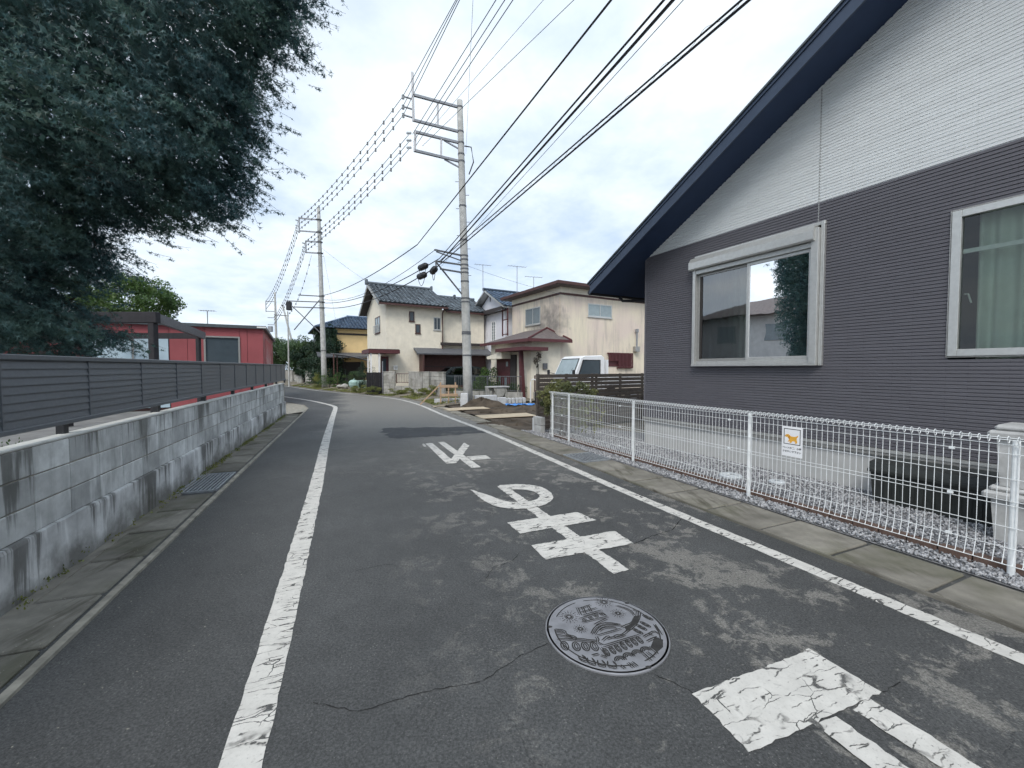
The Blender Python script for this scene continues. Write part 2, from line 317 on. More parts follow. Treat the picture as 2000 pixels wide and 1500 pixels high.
# ------------------------------------------------------------------ mesh helpers
class MB:
    def __init__(s): s.v = []; s.f = []; s.sm = False
    def add(s, vs, fs):
        o = len(s.v); s.v += [tuple(v) for v in vs]; s.f += [tuple(i + o for i in f) for f in fs]; return s
    def box(s, x0, x1, y0, y1, z0, z1):
        return s.add([(x0, y0, z0), (x1, y0, z0), (x1, y1, z0), (x0, y1, z0), (x0, y0, z1), (x1, y0, z1), (x1, y1, z1), (x0, y1, z1)],
                     [(3, 2, 1, 0), (4, 5, 6, 7), (0, 1, 5, 4), (1, 2, 6, 5), (2, 3, 7, 6), (3, 0, 4, 7)])
    def cbox(s, x0, x1, y0, y1, z0, z1, b=.006):     # box with chamfered edges
        c = ((x0 + x1) / 2, (y0 + y1) / 2, (z0 + z1) / 2); h = ((x1 - x0) / 2, (y1 - y0) / 2, (z1 - z0) / 2)
        vs = []; idx = {}
        for sx in (-1, 1):
            for sy in (-1, 1):
                for sz in (-1, 1):
                    for a in range(3):
                        p = [c[k] + (sx, sy, sz)[k] * (h[k] - (0 if k == a else b)) for k in range(3)]
                        idx[(sx, sy, sz, a)] = len(vs); vs.append(p)
        bm = bmesh.new()
        for p in vs: bm.verts.new(p)
        r = bmesh.ops.convex_hull(bm, input=bm.verts); bm.verts.index_update()
        s.add([v.co[:] for v in bm.verts], [tuple(v.index for v in f.verts) for f in bm.faces]); bm.free(); return s
    def bar(s, p, q, w_, h_=None, up=(0, 0, 1)):
        h_ = h_ or w_; p = Vector(p); q = Vector(q); d = (q - p).normalized(); u = Vector(up)
        if abs(d.dot(u)) > .99: u = Vector((1, 0, 0))
        a = d.cross(u).normalized(); b = a.cross(d)
        o = [(-1, -1), (1, -1), (1, 1), (-1, 1)]
        vs = [tuple(e + a * (x * w_ / 2) + b * (y * h_ / 2)) for e in (p, q) for x, y in o]
        return s.add(vs, [(3, 2, 1, 0), (4, 5, 6, 7), (0, 1, 5, 4), (1, 2, 6, 5), (2, 3, 7, 6), (3, 0, 4, 7)])
    def tube(s, pts, r, n=6, cap=True):
        pts = [Vector(p) for p in pts]; rs = r if isinstance(r, (list, tuple)) else [r] * len(pts)
        vs = []; ref = Vector((0, 0, 1))
        for i, p in enumerate(pts):
            d = (pts[min(i + 1, len(pts) - 1)] - pts[max(i - 1, 0)]).normalized()
            a = d.cross(ref)
            if a.length < .05: a = d.cross(Vector((1, 0, 0)))
            a.normalize(); b = d.cross(a)
            vs += [tuple(p + (a * math.cos(t) + b * math.sin(t)) * rs[i]) for t in [2 * math.pi * k / n for k in range(n)]]
        fs = [(i * n + k, i * n + (k + 1) % n, (i + 1) * n + (k + 1) % n, (i + 1) * n + k) for i in range(len(pts) - 1) for k in range(n)]
        if cap: fs += [tuple(range(n - 1, -1, -1)), tuple((len(pts) - 1) * n + k for k in range(n))]
        return s.add(vs, fs)
    def cyl(s, c, r0, r1, z0, z1, n=20):
        return s.tube([(c[0], c[1], z0), (c[0], c[1], z1)], [r0, r1], n)
    def lathe(s, c, prof, n=24):
        return s.tube([(c[0], c[1], z) for r, z in prof], [r for r, z in prof], n)
    def poly(s, pts): return s.add(pts, [tuple(range(len(pts)))])
    def prism(s, poly, a, b, axis='y'):     # polygon (p,q) extruded from a to b along axis; (p,q) fill the other two axes in order
        mk = {'x': lambda p, q, t: (t, p, q), 'y': lambda p, q, t: (p, t, q), 'z': lambda p, q, t: (p, q, t)}[axis]
        n = len(poly); vs = [mk(p, q, a) for p, q in poly] + [mk(p, q, b) for p, q in poly]
        return s.add(vs, [tuple(range(n)), tuple(range(2 * n - 1, n - 1, -1))] + [(i, i + n, (i + 1) % n + n, (i + 1) % n) for i in range(n)])
    def mesh(s, name):
        me = bpy.data.meshes.new(name); me.from_pydata(s.v, [], s.f)
        bm = bmesh.new(); bm.from_mesh(me); bmesh.ops.recalc_face_normals(bm, faces=bm.faces); bm.to_mesh(me); bm.free()
        if s.sm: me.polygons.foreach_set('use_smooth', [True] * len(me.polygons))
        return me
    def build(s, name, mat, parent=None, smooth=False):
        s.sm = smooth; me = s.mesh(name); return obj(name, me, mat, parent)
def obj(name, me, mat, parent=None, loc=(0, 0, 0), rot=(0, 0, 0), scale=None):
    if mat is not None and not me.materials: me.materials.append(M[mat] if isinstance(mat, str) else mat)
    o = bpy.data.objects.new(name, me); COL.objects.link(o); o.location = loc; o.rotation_euler = rot
    if scale: o.scale = scale
    if parent: o.parent = parent
    return o
def tag(o, label=None, cat=None, group=None, kind=None):
    for k, v in (('label', label), ('category', cat), ('group', group), ('kind', kind)):
        if v: o[k] = v
    return o
def thing(name, label, cat, loc=(0, 0, 0), rz=0., group=None):
    o = bpy.data.objects.new(name, None); COL.objects.link(o); o.location = loc; o.rotation_euler = (0, 0, rz); o.empty_display_size = .2
    return tag(o, label, cat, group)
def struct(name, mb, mat): return tag(mb.build(name, mat), kind='structure')
def copy_tree(o, parent=None):
    c = o.copy(); COL.objects.link(c); c.parent = parent
    for ch in list(o.children): copy_tree(ch, c)
    return c
def np_mesh(name, V, F, nper):
    me = bpy.data.meshes.new(name); nf = len(F)
    me.vertices.add(len(V)); me.vertices.foreach_set('co', V.astype(np.float32).ravel())
    me.loops.add(nf * nper); me.loops.foreach_set('vertex_index', F.astype(np.int32).ravel())
    me.polygons.add(nf); me.polygons.foreach_set('loop_start', np.arange(0, nf * nper, nper, dtype=np.int32))
    try: me.polygons.foreach_set('loop_total', np.full(nf, nper, dtype=np.int32))
    except Exception: pass
    me.update(calc_edges=True); return me
STAR = [(0, -.25), (.10, .02), (.95, -.45), (.22, .16), (.95, .38), (.13, .25), (0, 1.15), (-.13, .25), (-.95, .38), (-.22, .16), (-.95, -.45), (-.10, .02)]
STAR_F = [(0, 1, 11), (1, 2, 3), (3, 4, 5), (5, 6, 7), (7, 8, 9), (9, 10, 11), (1, 3, 11), (3, 9, 11), (3, 5, 9), (5, 7, 9)]
OVAL = [(0, -.5), (.32, 0), (0, .6), (-.32, 0)]
OVAL_F = [(0, 1, 3), (1, 2, 3)]
def leaves(name, P, size, shape='oval', down=None, flat=0.):
    """P (n,3) leaf centres; down (n,3) preferred tip direction; flat 0..1 pulls leaf normals to +z"""
    n = len(P); S, FF = (STAR, STAR_F) if shape == 'star' else (OVAL, OVAL_F)
    S = np.array(S); FF = np.array(FF)
    t = rng.normal(size=(n, 3)); 
    if down is not None: t = t * .45 + down
    t /= np.linalg.norm(t, axis=1, keepdims=True)
    nr = rng.normal(size=(n, 3)); nr[:, 2] += flat * 3; a = np.cross(t, nr); a /= np.linalg.norm(a, axis=1, keepdims=True) + 1e-9
    nn = np.cross(a, t)
    sz = size * rng.uniform(.65, 1.25, n)
    V = P[:, None, :] + sz[:, None, None] * (S[None, :, 0:1] * a[:, None, :] + S[None, :, 1:2] * t[:, None, :] + (.25 * np.abs(S[None, :, 0:1])) * nn[:, None, :])
    F = FF[None] + (np.arange(n) * len(S))[:, None, None]
    return np_mesh(name, V.reshape(-1, 3), F.reshape(-1, 3), 3)
def blob(c, r, n, shell=.55):
    d = rng.normal(size=(n, 3)); d /= np.linalg.norm(d, axis=1, keepdims=True)
    return np.array(c) + d * (shell + (1 - shell) * rng.random((n, 1)) ** .5) * np.array(r)
def clumps(c, r, k, n, cr):
    """k small clumps spread through an ellipsoid, n points in all"""
    cs = blob(c, r, k, .35); per = n // k
    return np.concatenate([blob(q, np.array(cr) * rng.uniform(.6, 1.3), per, .2) for q in cs])
def resample(pts, step):
    out_ = [Vector(pts[0])]
    for a, b in zip(pts, pts[1:]):
        a = Vector(a); b = Vector(b); k = max(1, int((b - a).length / step))
        out_ += [a.lerp(b, (i + 1) / k) for i in range(k)]
    return out_
def smooth_line(pts, k=2):
    for _ in range(k):
        q = [pts[0]]
        for a, b in zip(pts, pts[1:]):
            q += [tuple(a[i] * .75 + b[i] * .25 for i in range(2)), tuple(a[i] * .25 + b[i] * .75 for i in range(2))]
        pts = q + [pts[-1]]
    return pts
def ribbon(pts, wd, z, jit=0., step=.06):
    p = resample([(x, y, 0) for x, y in pts], step); mb = MB(); n = len(p); vs = []
    for i in range(n):
        d = (p[min(i + 1, n - 1)] - p[max(i - 1, 0)]).normalized(); s_ = Vector((-d.y, d.x, 0)); k = min(1, 6 / max(1, p[i].y))
        for sg in (1, -1): vs.append(tuple(p[i] + s_ * (sg * wd / 2 + random.uniform(-jit, jit) * k) + Vector((0, 0, z))))
    mb.add(vs, [(2 * i, 2 * i + 1, 2 * i + 3, 2 * i + 2) for i in range(n - 1)]); return mb
def jag(poly, z, jit=.0065, step=.03):
    p = resample([(x, y, 0) for x, y in poly + [poly[0]]], step)[:-1]
    return [(v.x + random.uniform(-jit, jit), v.y + random.uniform(-jit, jit), z) for v in p]

# ================================================================== GROUND, ROAD
struct('ground', MB().poly([(-600, -600, -.06), (600, -600, -.06), (600, 900, -.06), (-600, 900, -.06)]), 'earth')
LX = lambda y: -3.21 - .395 * (y - 2.52)            # foot of the left block wall
LG = lambda y: -2.56 - .398 * (y - 2.37)            # road side of the left gutter
RG = lambda y: 3.01 - .437 * (y - 2.35)             # road side of the right gutter
RB = lambda y: 3.62 - .451 * (y - 2.85)             # back of the right gutter
left_far = [(-6.95, 13.4), (-7.6, 15), (-8.5, 16.9), (-9.9, 18.6), (-13, 21.7), (-22, 30), (-34, 41), (-48, 53)]
right_far = [(.35, 9.0), (-.6, 11.2), (-1.6, 13.4), (-2.6, 15.6), (-3.9, 18.2), (-5.4, 21.2), (-7.8, 24.1), (-11.8, 28.1), (-15.6, 31.9), (-21, 38.4), (-30, 47), (-46, 60)]
lp = [(LX(-14) + .05, -14), (LX(13.2) + .05, 13.2)] + left_far
rp = [(RB(-14), -14), (RB(8.5), 8.5)] + [(x + .35, y) for x, y in right_far]
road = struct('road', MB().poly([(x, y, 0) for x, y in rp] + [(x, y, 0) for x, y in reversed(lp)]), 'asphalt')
patch = tag(MB().poly(jag([(-3.25, 10.1), (-3.3, 10.75), (-2.4, 10.85), (-1.61, 10.94), (-1.15, 11.05), (-.62, 9.95), (-1.55, 9.46), (-2.6, 9.05)], .003, .09, .12)).build('repair_patch', 'patch', road), 'darker asphalt repair strip across the lane')
lineL = smooth_line([(.42, -2.4), (-.1, -.8), (-1.06, 1.54), (-1.22, 1.96), (-1.45, 2.54), (-1.93, 3.73), (-2.81, 5.9), (-3.82, 8.3), (-5.53, 12.53), (-6.2, 14.2), (-6.75, 15.6), (-7.3, 16.9), (-8.05, 17.9), (-9.24, 19.35), (-10.37, 20.6), (-12.6, 22.8), (-20, 30), (-36, 44)])
lineR = smooth_line([(4.6, -2.2), (2.73, 2.13), (2.31, 3.12), (1.91, 4.03), (1.32, 5.38), (.39, 7.68), (-.49, 9.83), (-1.1, 11.15), (-1.73, 12.5), (-2.56, 14.3), (-3.67, 17.0), (-4.91, 19.5), (-6.2, 21.6), (-8.85, 24.4), (-12.2, 27.6), (-15, 30.5), (-20.8, 37.7), (-30, 46)])
tag(ribbon(lineL, .16, .004, .005).build('edge_line', 'paint', road), 'cracked white edge line on the left of the lane')
tag(ribbon(lineR, .135, .004, .005).build('edge_line', 'paint', road), 'cracked white edge line beside the right gutter')
def marking(label, strokes):
    o = bpy.data.objects.new('stop_character', None); COL.objects.link(o); o.parent = road; o['label'] = label
    for k, s_ in enumerate(strokes): MB().poly(jag(s_, .004 + .0012 * k)).build('stroke', 'paint', o)
marking('white cracked road lettering with one broad block and two legs', [
    [(.86, 1.9), (1.65, 2.21), (1.77, 1.91), (.96, 1.6)], [(1.55, 1.81), (1.68, 1.87), (2.2, .65), (2.06, .6)], [(1.31, 1.73), (1.44, 1.77), (1.98, .5), (1.84, .45)],
    [(1.6, 1.1), (1.2, .95), (1.26, .8), (1.66, .95)], [(1.2, .3), (2.3, .75), (2.36, .6), (1.26, .15)]])
def arcpts(c, rx, ry, a0, a1, rot, n=18):
    return [(c[0] + rx * math.cos(t) * math.cos(rot) - ry * math.sin(t) * math.sin(rot), c[1] + rx * math.cos(t) * math.sin(rot) + ry * math.sin(t) * math.cos(rot)) for t in [a0 + (a1 - a0) * i / (n - 1) for i in range(n)]]
lo = smooth_line([(-.53, 5.2), (-.34, 4.74), (-.1, 4.48), (.16, 4.47), (.40, 4.62), (.51, 4.87), (.48, 5.16), (.33, 5.39), (.08, 5.46), (-.17, 5.40)])
li = smooth_line([(-.53, 5.2), (-.30, 4.99), (-.12, 4.77), (.0, 4.70), (.14, 4.69), (.30, 4.80), (.35, 4.97), (.27, 5.14), (.09, 5.23), (-.11, 5.19)])
marking('white road lettering with a curled loop and two crossing bars', [
    [(-.20, 5.36), (-.08, 5.38), (.90, 3.11), (.77, 3.04)], [(-.05, 4.08), (.71, 4.38), (.86, 4.14), (.07, 3.8)], [(.17, 3.54), (.98, 3.86), (1.08, 3.58), (.27, 3.27)], lo + li[::-1]])
marking('white road lettering of crossing straight strokes nearest the dark repair strip', [
    [(-1.86, 8.41), (-1.83, 8.46), (-1.71, 8.16), (-1.74, 8.10)], [(-1.80, 8.47), (-1.68, 8.55), (-.92, 6.69), (-1.07, 6.64)], [(-1.57, 8.63), (-1.44, 8.66), (-.49, 6.41), (-.63, 6.35)],
    [(-1.01, 8.56), (-.86, 8.23), (-.90, 6.98), (-.92, 6.69), (-1.05, 6.98)], [(-.81, 7.18), (-.47, 7.29), (-.36, 7.02), (-.68, 6.89)]])
# long cracks in the asphalt
M['crack'] = pm('crack_shadow', (.012, .012, .012), .2, 30, .95, 0)
def crack(pts, wd=.006):
    p = resample([(x, y, 0) for x, y in pts], .03); p = [(v.x + random.uniform(-.006, .006), v.y + random.uniform(-.006, .006), 0) for v in p]
    mb = MB(); vs = []
    for i, q in enumerate(p):
        d = (Vector(p[min(i + 1, len(p) - 1)]) - Vector(p[max(i - 1, 0)])).normalized(); k = wd * random.uniform(.15, 1) / 2
        vs += [(q[0] - d.y * k, q[1] + d.x * k, .0022), (q[0] + d.y * k, q[1] - d.x * k, .0022)]
    mb.add(vs, [(2 * i, 2 * i + 1, 2 * i + 3, 2 * i + 2) for i in range(len(p) - 1)]).build('crack', 'crack', road)
crack([(-.93, 1.85), (-.7, 1.80), (-.4, 1.92), (-.15, 1.98), (.05, 2.16), (.2, 2.26)]); crack([(.72, 2.03), (.80, 1.97), (.87, 1.90)]); crack([(1.08, 3.58), (1.3, 3.75), (1.55, 3.9), (1.8, 4.25)], .012)
crack([(.07, 3.42), (.0, 3.25), (-.15, 3.15), (-.2, 2.95)], .006); crack([(1.78, 1.91), (1.87, 1.95), (1.92, 1.97)], .007); crack([(-1.2, 3.1), (-1.0, 3.2), (-.8, 3.16)], .005)

# ---- gutters: slabs one by one, kerbs
gl = tag(bpy.data.objects.new('left_gutter', None), kind='structure'); COL.objects.link(gl)
gr = tag(bpy.data.objects.new('right_gutter', None), kind='structure'); COL.objects.link(gr)
slab_me = MB().cbox(-.289, .289, -.215, .215, -.06, .016, .010).mesh('slab'); slab_me.materials.append(M['slab'])
def slabs(parent, ax, ay, bx, by, step, skip, off, wide=1.):
    d = Vector((bx - ax, by - ay, 0)); n = int(d.length / step); d.normalize(); a = math.atan2(d.y, d.x)
    for i in range(n):
        c = Vector((ax, ay, 0)) + d * (step * (i + .5)) + Vector((-d.y, d.x, 0)) * off
        if any(abs(c.y - s_) < .42 for s_ in skip): continue
        obj('slab', slab_me, None, parent, (c.x, c.y, random.uniform(-.004, .004)), (random.uniform(-.008, .008), random.uniform(-.008, .008), a + random.uniform(-.006, .006)), (1, wide, 1))
slabs(gl, LG(-.6), -.6, LG(14.2), 14.2, .61, (5.62,), .30)
slabs(gr, RG(-.6), -.6, RG(10.2), 10.2, .61, (6.98,), -.335, 1.34)
def kerb(name, pts, wd, h, mat, parent):
    p = resample([(x, y, 0) for x, y in pts], .5); mb = MB(); n = len(p); vs = []
    for i in range(n):
        d = (p[min(i + 1, n - 1)] - p[max(i - 1, 0)]).normalized(); s_ = Vector((-d.y, d.x, 0))
        for o_, z in ((-wd / 2, -.05), (-wd / 2 + .008, h), (wd / 2 - .008, h + .004), (wd / 2, -.05)):
            q = p[i] + s_ * o_; vs.append((q.x + random.uniform(-.003, .003), q.y + random.uniform(-.003, .003), z + (random.uniform(-.003, .003) if z > 0 else 0)))
    mb.add(vs, [(4 * i + k, 4 * i + k + 1, 4 * i + 4 + k + 1, 4 * i + 4 + k) for i in range(n - 1) for k in range(3)])
    return mb.build(name, mat, parent)
kerb('kerb', [(LG(y) - .02, y) for y in (-2, 4, 8, 13.2)] + [(-7.55, 14.9), (-8.05, 16.1), (-9.0, 17.6)], .06, .020, 'kerb', gl)
kerb('kerb', [(-8.25, 14.5), (-8.75, 15.6), (-9.6, 16.9)], .07, .024, 'kerb', gl)
kerb('kerb', [(RG(y) + .02, y) for y in (-2, 4, 10)] + [(-.35, 10.5), (-1.25, 12.6), (-2.3, 14.9), (-3.35, 17.0)], .05, .016, 'slab', gr)
kerb('back_wall', [(LX(y) + .075, y) for y in (-2, 4, 8, 13.6)], .09, .016, 'slab', gl)
# pale concrete apron where the gutter turns the corner
MB().poly([(-7.7, 14.2, .004), (-7.55, 14.95, .004), (-8.05, 16.1, .004), (-9.0, 17.6, .004), (-12.4, 20.9, .004), (-13.0, 19.5, .004), (-9.8, 14.6, .004), (-8.2, 13.6, .004)]).build('apron', 'kerb', gl)
# far gutter slabs along the building plot, pale and dusty
slab2 = slab_me.copy(); slab2.materials.clear(); slab2.materials.append(M['slab_far'])
for i in range(13):
    t_ = i / 12.; y = 10.2 + 6.6 * t_; x = -.02 - .455 * (y - 10.2)
    obj('slab', slab2, None, gr, (x, y, .002), (0, 0, math.atan2(1, -.455)), (.93, .95, 1))

def grate(label, c, ang, wd, ln, nb, grp=None):
    t = thing('drain_grate', label, 'drain grate', (c[0], c[1], .0), ang, 'steel drain grates in the gutters')
    MB().poly([(-ln / 2, -wd / 2, .006), (ln / 2, -wd / 2, .006), (ln / 2, wd / 2, .006), (-ln / 2, wd / 2, .006)]).build('pit', 'pit', t)
    f = MB()
    for s_ in (-1, 1): f.box(-ln / 2, ln / 2, s_ * wd / 2 - .012, s_ * wd / 2 + .012, -.02, .026); f.box(s_ * ln / 2 - .01, s_ * ln / 2 + .01, -wd / 2 + .014, wd / 2 - .014, -.02, .025)
    f.build('frame', 'grate', t)
    bm_ = MB().box(-ln / 2 + .012, ln / 2 - .012, -.009, .009, -.02, .022).mesh('bar')
    for i in range(nb): obj('bar', bm_, 'grate', t, (0, -wd / 2 + wd * (i + 1) / (nb + 1), 0))
aL = math.atan2(1, -.398); aR = math.atan2(1, -.437)
grate('steel slotted drain grate at the foot of the stained block wall', (LG(5.62) - .27, 5.62 - .1), aL, .40, .95, 8)
grate('steel slotted drain grate in front of the white mesh fence', (RG(6.98) + .31, 6.98 + .12), aR, .54, .62, 7)

# ---- manhole cover
MH = (.556, 2.37)
mh = thing('manhole_cover', 'round cast iron manhole cover with fireworks and lantern relief', 'manhole cover', (MH[0], MH[1], 0))
MB().lathe((0, 0), [(.357, -.02), (.357, .008), (.352, .011), (.349, .011), (.346, .005), (.340, .005), (.338, .013), (.334, .014), (0.001, .014)], 72).build('cover', 'iron', mh)
STROKES = [[(-0.128, 0.207), (-0.046, 0.25)], [(-0.125, 0.166), (-0.013, 0.216)], [(-0.121, 0.134), (0.016, 0.191)], [(-0.141, 0.103), (0.012, 0.17), (0.032, 0.134)], [(-0.133, 0.065), (0.04, 0.126)], [(-0.096, 0.224), (-0.089, 0.15)], [(-0.058, 0.241), (-0.048, 0.166)], [(-0.131, 0.22), (-0.121, 0.134)], [(-0.063, 0.042), (-0.024, 0.072), (0.025, 0.103)], [(-0.098, -0.043), (-0.068, 0.013), (-0.029, 0.046), (0.026, 0.065), (0.099, 0.042)], [(-0.08, -0.046), (-0.047, 0.006), (-0.02, 0.028), (0.03, 0.042), (0.093, 0.035)], [(-0.043, -0.015), (-0.014, 0.013), (0.043, 0.02), (0.064, 0.013)], [(-0.065, -0.057), (0.09, 0.006)], [(-0.067, -0.07), (-0.06, -0.097), (-0.073, -0.116), (-0.044, -0.142)], [(-0.044, -0.142), (0.182, -0.05)], [(-0.052, -0.16), (0.162, -0.07)], [(-0.048, -0.103), (-0.002, -0.057), (0.009, -0.083), (0.053, -0.05), (0.073, -0.057), (0.12, -0.015)], [(-0.019, -0.09), (0.021, -0.07), (0.046, -0.077), (0.097, -0.05)], [(-0.061, -0.16), (-0.039, -0.232)], [(-0.299, -0.001), (-0.241, -0.015), (-0.241, -0.05), (-0.187, -0.07), (-0.189, -0.097)], [(-0.301, -0.022), (-0.248, -0.036)], [(-0.299, -0.05), (-0.252, -0.063), (-0.202, -0.083)], [(-0.298, -0.083), (-0.178, -0.1), (-0.077, -0.116)], [(-0.241, -0.05), (-0.194, -0.087), (-0.159, -0.087), (-0.125, -0.097), (-0.074, -0.103)], [(0.258, 0.166), (0.236, 0.11), (0.206, 0.057), (0.163, 0.006), (0.115, -0.033)], [(0.245, 0.17), (0.222, 0.11), (0.185, 0.05), (0.129, -0.015)], [(0.127, 0.241), (0.183, 0.207), (0.207, 0.174), (0.21, 0.134)], [(0.22, 0.199), (0.256, 0.174)], [(0.092, 0.013), (0.12, 0.035), (0.168, 0.057), (0.198, 0.11)], [(-0.202, -0.221), (-0.198, -0.25), (-0.162, -0.272), (-0.161, -0.244), (-0.181, -0.221)], [(-0.153, -0.244), (-0.162, -0.272), (-0.122, -0.295), (-0.12, -0.267), (-0.132, -0.244)], [(-0.103, -0.261), (-0.113, -0.289), (-0.077, -0.306), (-0.068, -0.284), (-0.083, -0.261)], [(-0.052, -0.267), (-0.063, -0.3), (-0.02, -0.316), (-0.013, -0.289), (-0.027, -0.267)], [(-0.128, -0.221), (-0.088, -0.209)], [(-0.078, -0.221), (-0.045, -0.238)], [(0.197, -0.07), (0.233, -0.043), (0.257, -0.05)], [(0.202, -0.11), (0.246, -0.083), (0.277, -0.07)], [(0.226, -0.05), (0.278, -0.015), (0.295, -0.043)], [(0.205, -0.154), (0.228, -0.185), (0.234, -0.215)], [(0.157, -0.209), (0.183, -0.267)], [(0.182, -0.197), (0.207, -0.244)], [(0.01, -0.295), (0.03, -0.322)], [(0.054, -0.278), (0.075, -0.316)], [(0.076, -0.272), (0.098, -0.306)], [(0.307, 0.042), (0.313, -0.057)]]
FIRE = [((-0.202, 0.118), 0.062), ((0.05, 0.276), 0.058), ((0.112, 0.154), 0.045), ((-0.151, -0.001), 0.04)]
LANT = [(-0.263, -0.148), (-0.2, -0.154), (-0.149, -0.154), (-0.1, -0.154)]
LANT2 = [(-0.044, -0.2), (-0.007, -0.185), (0.028, -0.17), (0.063, -0.151), (0.098, -0.132), (0.133, -0.116), (0.168, -0.1)]
LANT3 = [(0.181, -0.022), (0.215, 0.013), (0.247, 0.042), (0.284, 0.11)]
ARCS = [(0.019, -0.261), (0.071, -0.235), (0.125, -0.212), (0.179, -0.188)]
EYES = [(-0.111, 0.083), (-0.069, 0.106), (-0.032, 0.126), (0.009, 0.146)]
DIRT = [[(0.203, 0.126), (0.241, 0.134), (0.208, 0.065), (0.16, 0.013), (0.118, -0.022), (0.114, 0.013), (0.168, 0.057)], [(0.264, -0.07), (0.302, -0.097), (0.279, -0.16), (0.23, -0.203), (0.213, -0.154)]]
NOTCH= [(-0.331, 0.02), (0.199, 0.267), (0.148, -0.311)]
def stroke2(pts, wd, z):
    p = [Vector((x, y, 0)) for x, y in pts]; mb = MB(); vs = []
    for i, q in enumerate(p):
        d = (p[min(i + 1, len(p) - 1)] - p[max(i - 1, 0)]).normalized(); k = wd / 2 * (1 if 0 < i < len(p) - 1 else .6)
        vs += [(q.x - d.y * k, q.y + d.x * k, z), (q.x + d.y * k, q.y - d.x * k, z)]
    return vs, [(2 * i, 2 * i + 1, 2 * i + 3, 2 * i + 2) for i in range(len(p) - 1)]
def relief(name, items):
    mb = MB()
    for k, (pts, wd) in enumerate(items): mb.add(*stroke2(pts, wd * 1.4, .0146 + .00002 * k))
    tag(mb.build(name, 'iron_dirt', mh), kind='stuff')
def shifted(s_, o_):
    return [(x_ + o_ * (s_[-1][1] - s_[0][1]) / (.001 + math.hypot(s_[-1][0] - s_[0][0], s_[-1][1] - s_[0][1])), y_ - o_ * (s_[-1][0] - s_[0][0]) / (.001 + math.hypot(s_[-1][0] - s_[0][0], s_[-1][1] - s_[0][1]))) for x_, y_ in s_]
relief('scene_grooves', [(smooth_line(s_, 1), .0055) for s_ in STROKES] + [(smooth_line(shifted(s_, .013), 1), .0035) for s_ in STROKES])
for (c, r_) in FIRE:
    it = []
    for k in range(16):
        a = 2 * math.pi * k / 16
        for r0, r1 in ((.16, .5), (.62, .8) if k % 2 else (.62, .9), (.96, 1.04)): it.append(([(c[0] + r_ * r0 * math.cos(a), c[1] + r_ * r0 * math.sin(a)), (c[0] + r_ * r1 * math.cos(a), c[1] + r_ * r1 * math.sin(a))], .0055))
    relief('firework', it)
for c in LANT: relief('lantern', [(arcpts(c, .020, .036, 0, 2 * math.pi, .12), .006), (arcpts(c, .008, .024, 0, 2 * math.pi, .12), .005)])
for c in LANT2: relief('lantern', [(arcpts(c, .013, .030, 0, 2 * math.pi, .25), .0055), (arcpts(c, .005, .02, 0, 2 * math.pi, .25), .004)])
for c in LANT3: relief('lantern', [(arcpts(c, .012, .034, 0, 2 * math.pi, .7), .0055), (arcpts(c, .004, .022, 0, 2 * math.pi, .7), .005)])
for c in ARCS: relief('wave', [(arcpts(c, r_, r_ * .95, -.2, math.pi + .1, .25), .0055) for r_ in (.012, .022, .032)])
for c in EYES: relief('crest', [(arcpts(c, .014, .014, 0, 2 * math.pi, 0), .004), (arcpts(c, .006, .006, 0, 2 * math.pi, 0), .004)])
mb = MB()
for d in DIRT: mb.poly([(x, y, .0143) for x, y in d])
mb.build('dirt', 'iron_dirt', mh)
relief('rim_groove', [(arcpts((0, 0), .303, .303, .3, 1.85, 0, 40), .005), (arcpts((0, 0), .303, .303, 2.05, 2.75, 0, 30), .005), (arcpts((0, 0), .303, .303, 3.15, 4.95, 0, 40), .006), (arcpts((0, 0), .303, .303, 5.2, 6.4, 0, 30), .006)])
for c in NOTCH: obj('lift_slot', MB().cyl((0, 0), .012, .012, .0140, .0150, 10).mesh('lift_slot'), 'iron_dirt', mh, (c[0], c[1], 0), (0, 0, 0), (1.3, .8, 1))

# ================================================================== LEFT SIDE
struct('left_lot', MB().poly([(LX(-14), -14, -.02), (LX(13.6) - .1, 13.6, -.02), (-9.8, 15.5, -.02), (-13.2, 19.6, -.02), (-40, 44, -.02), (-70, 30, -.02), (-60, -14, -.02)]), 'lot')
WA = math.atan2(1, -.395); Y0 = .6
wall = thing('block_wall', 'low grey concrete block wall with black rain stains along the gutter', 'wall', (LX(Y0), Y0, 0), WA); wall.rotation_euler = (0, -.0047, WA)
WL = 14.17
fm = MB(); prof = [(-.03, -.06), (-.03, .375), (-.026, .398), (.0, .402), (.14, .402), (.14, -.06)]
xs = [WL * i / 40 for i in range(41)]; vs = []
for x in xs: vs += [(x, p + (random.uniform(-.004, .004) if p < 0 else 0), z) for p, z in prof]
fm.add(vs, [(6 * i + k, 6 * i + k + 1, 6 * i + 7 + k, 6 * i + 6 + k) for i in range(40) for k in range(5)]); fm.poly([vs[-6 + k] for k in range(6)]); fm.poly([vs[k] for k in range(6)])
fm.build('footing', 'footing', wall)
MB().box(.01, WL - .01, .006, .112, .402, 1.0).build('mortar_core', 'kerb', wall)
bl = [MB().cbox(-.1955, .1955, 0, .12, -.0955, .0955, b_).mesh('block') for b_ in (.004, .006)]
for me in bl: me.materials.append(M['block'])
nb = int(WL / .4)
for i in range(nb):
    for r_ in range(3):
        obj('block', bl[(i + r_) % 2], None, wall, (.2 + .4 * i, random.uniform(-.002, .002), .5 + .2 * r_), (0, 0, random.uniform(-.002, .002)))
MB().cbox(0, WL, -.004, .124, 1.0, 1.018, .005).build('coping', 'cap', wall)

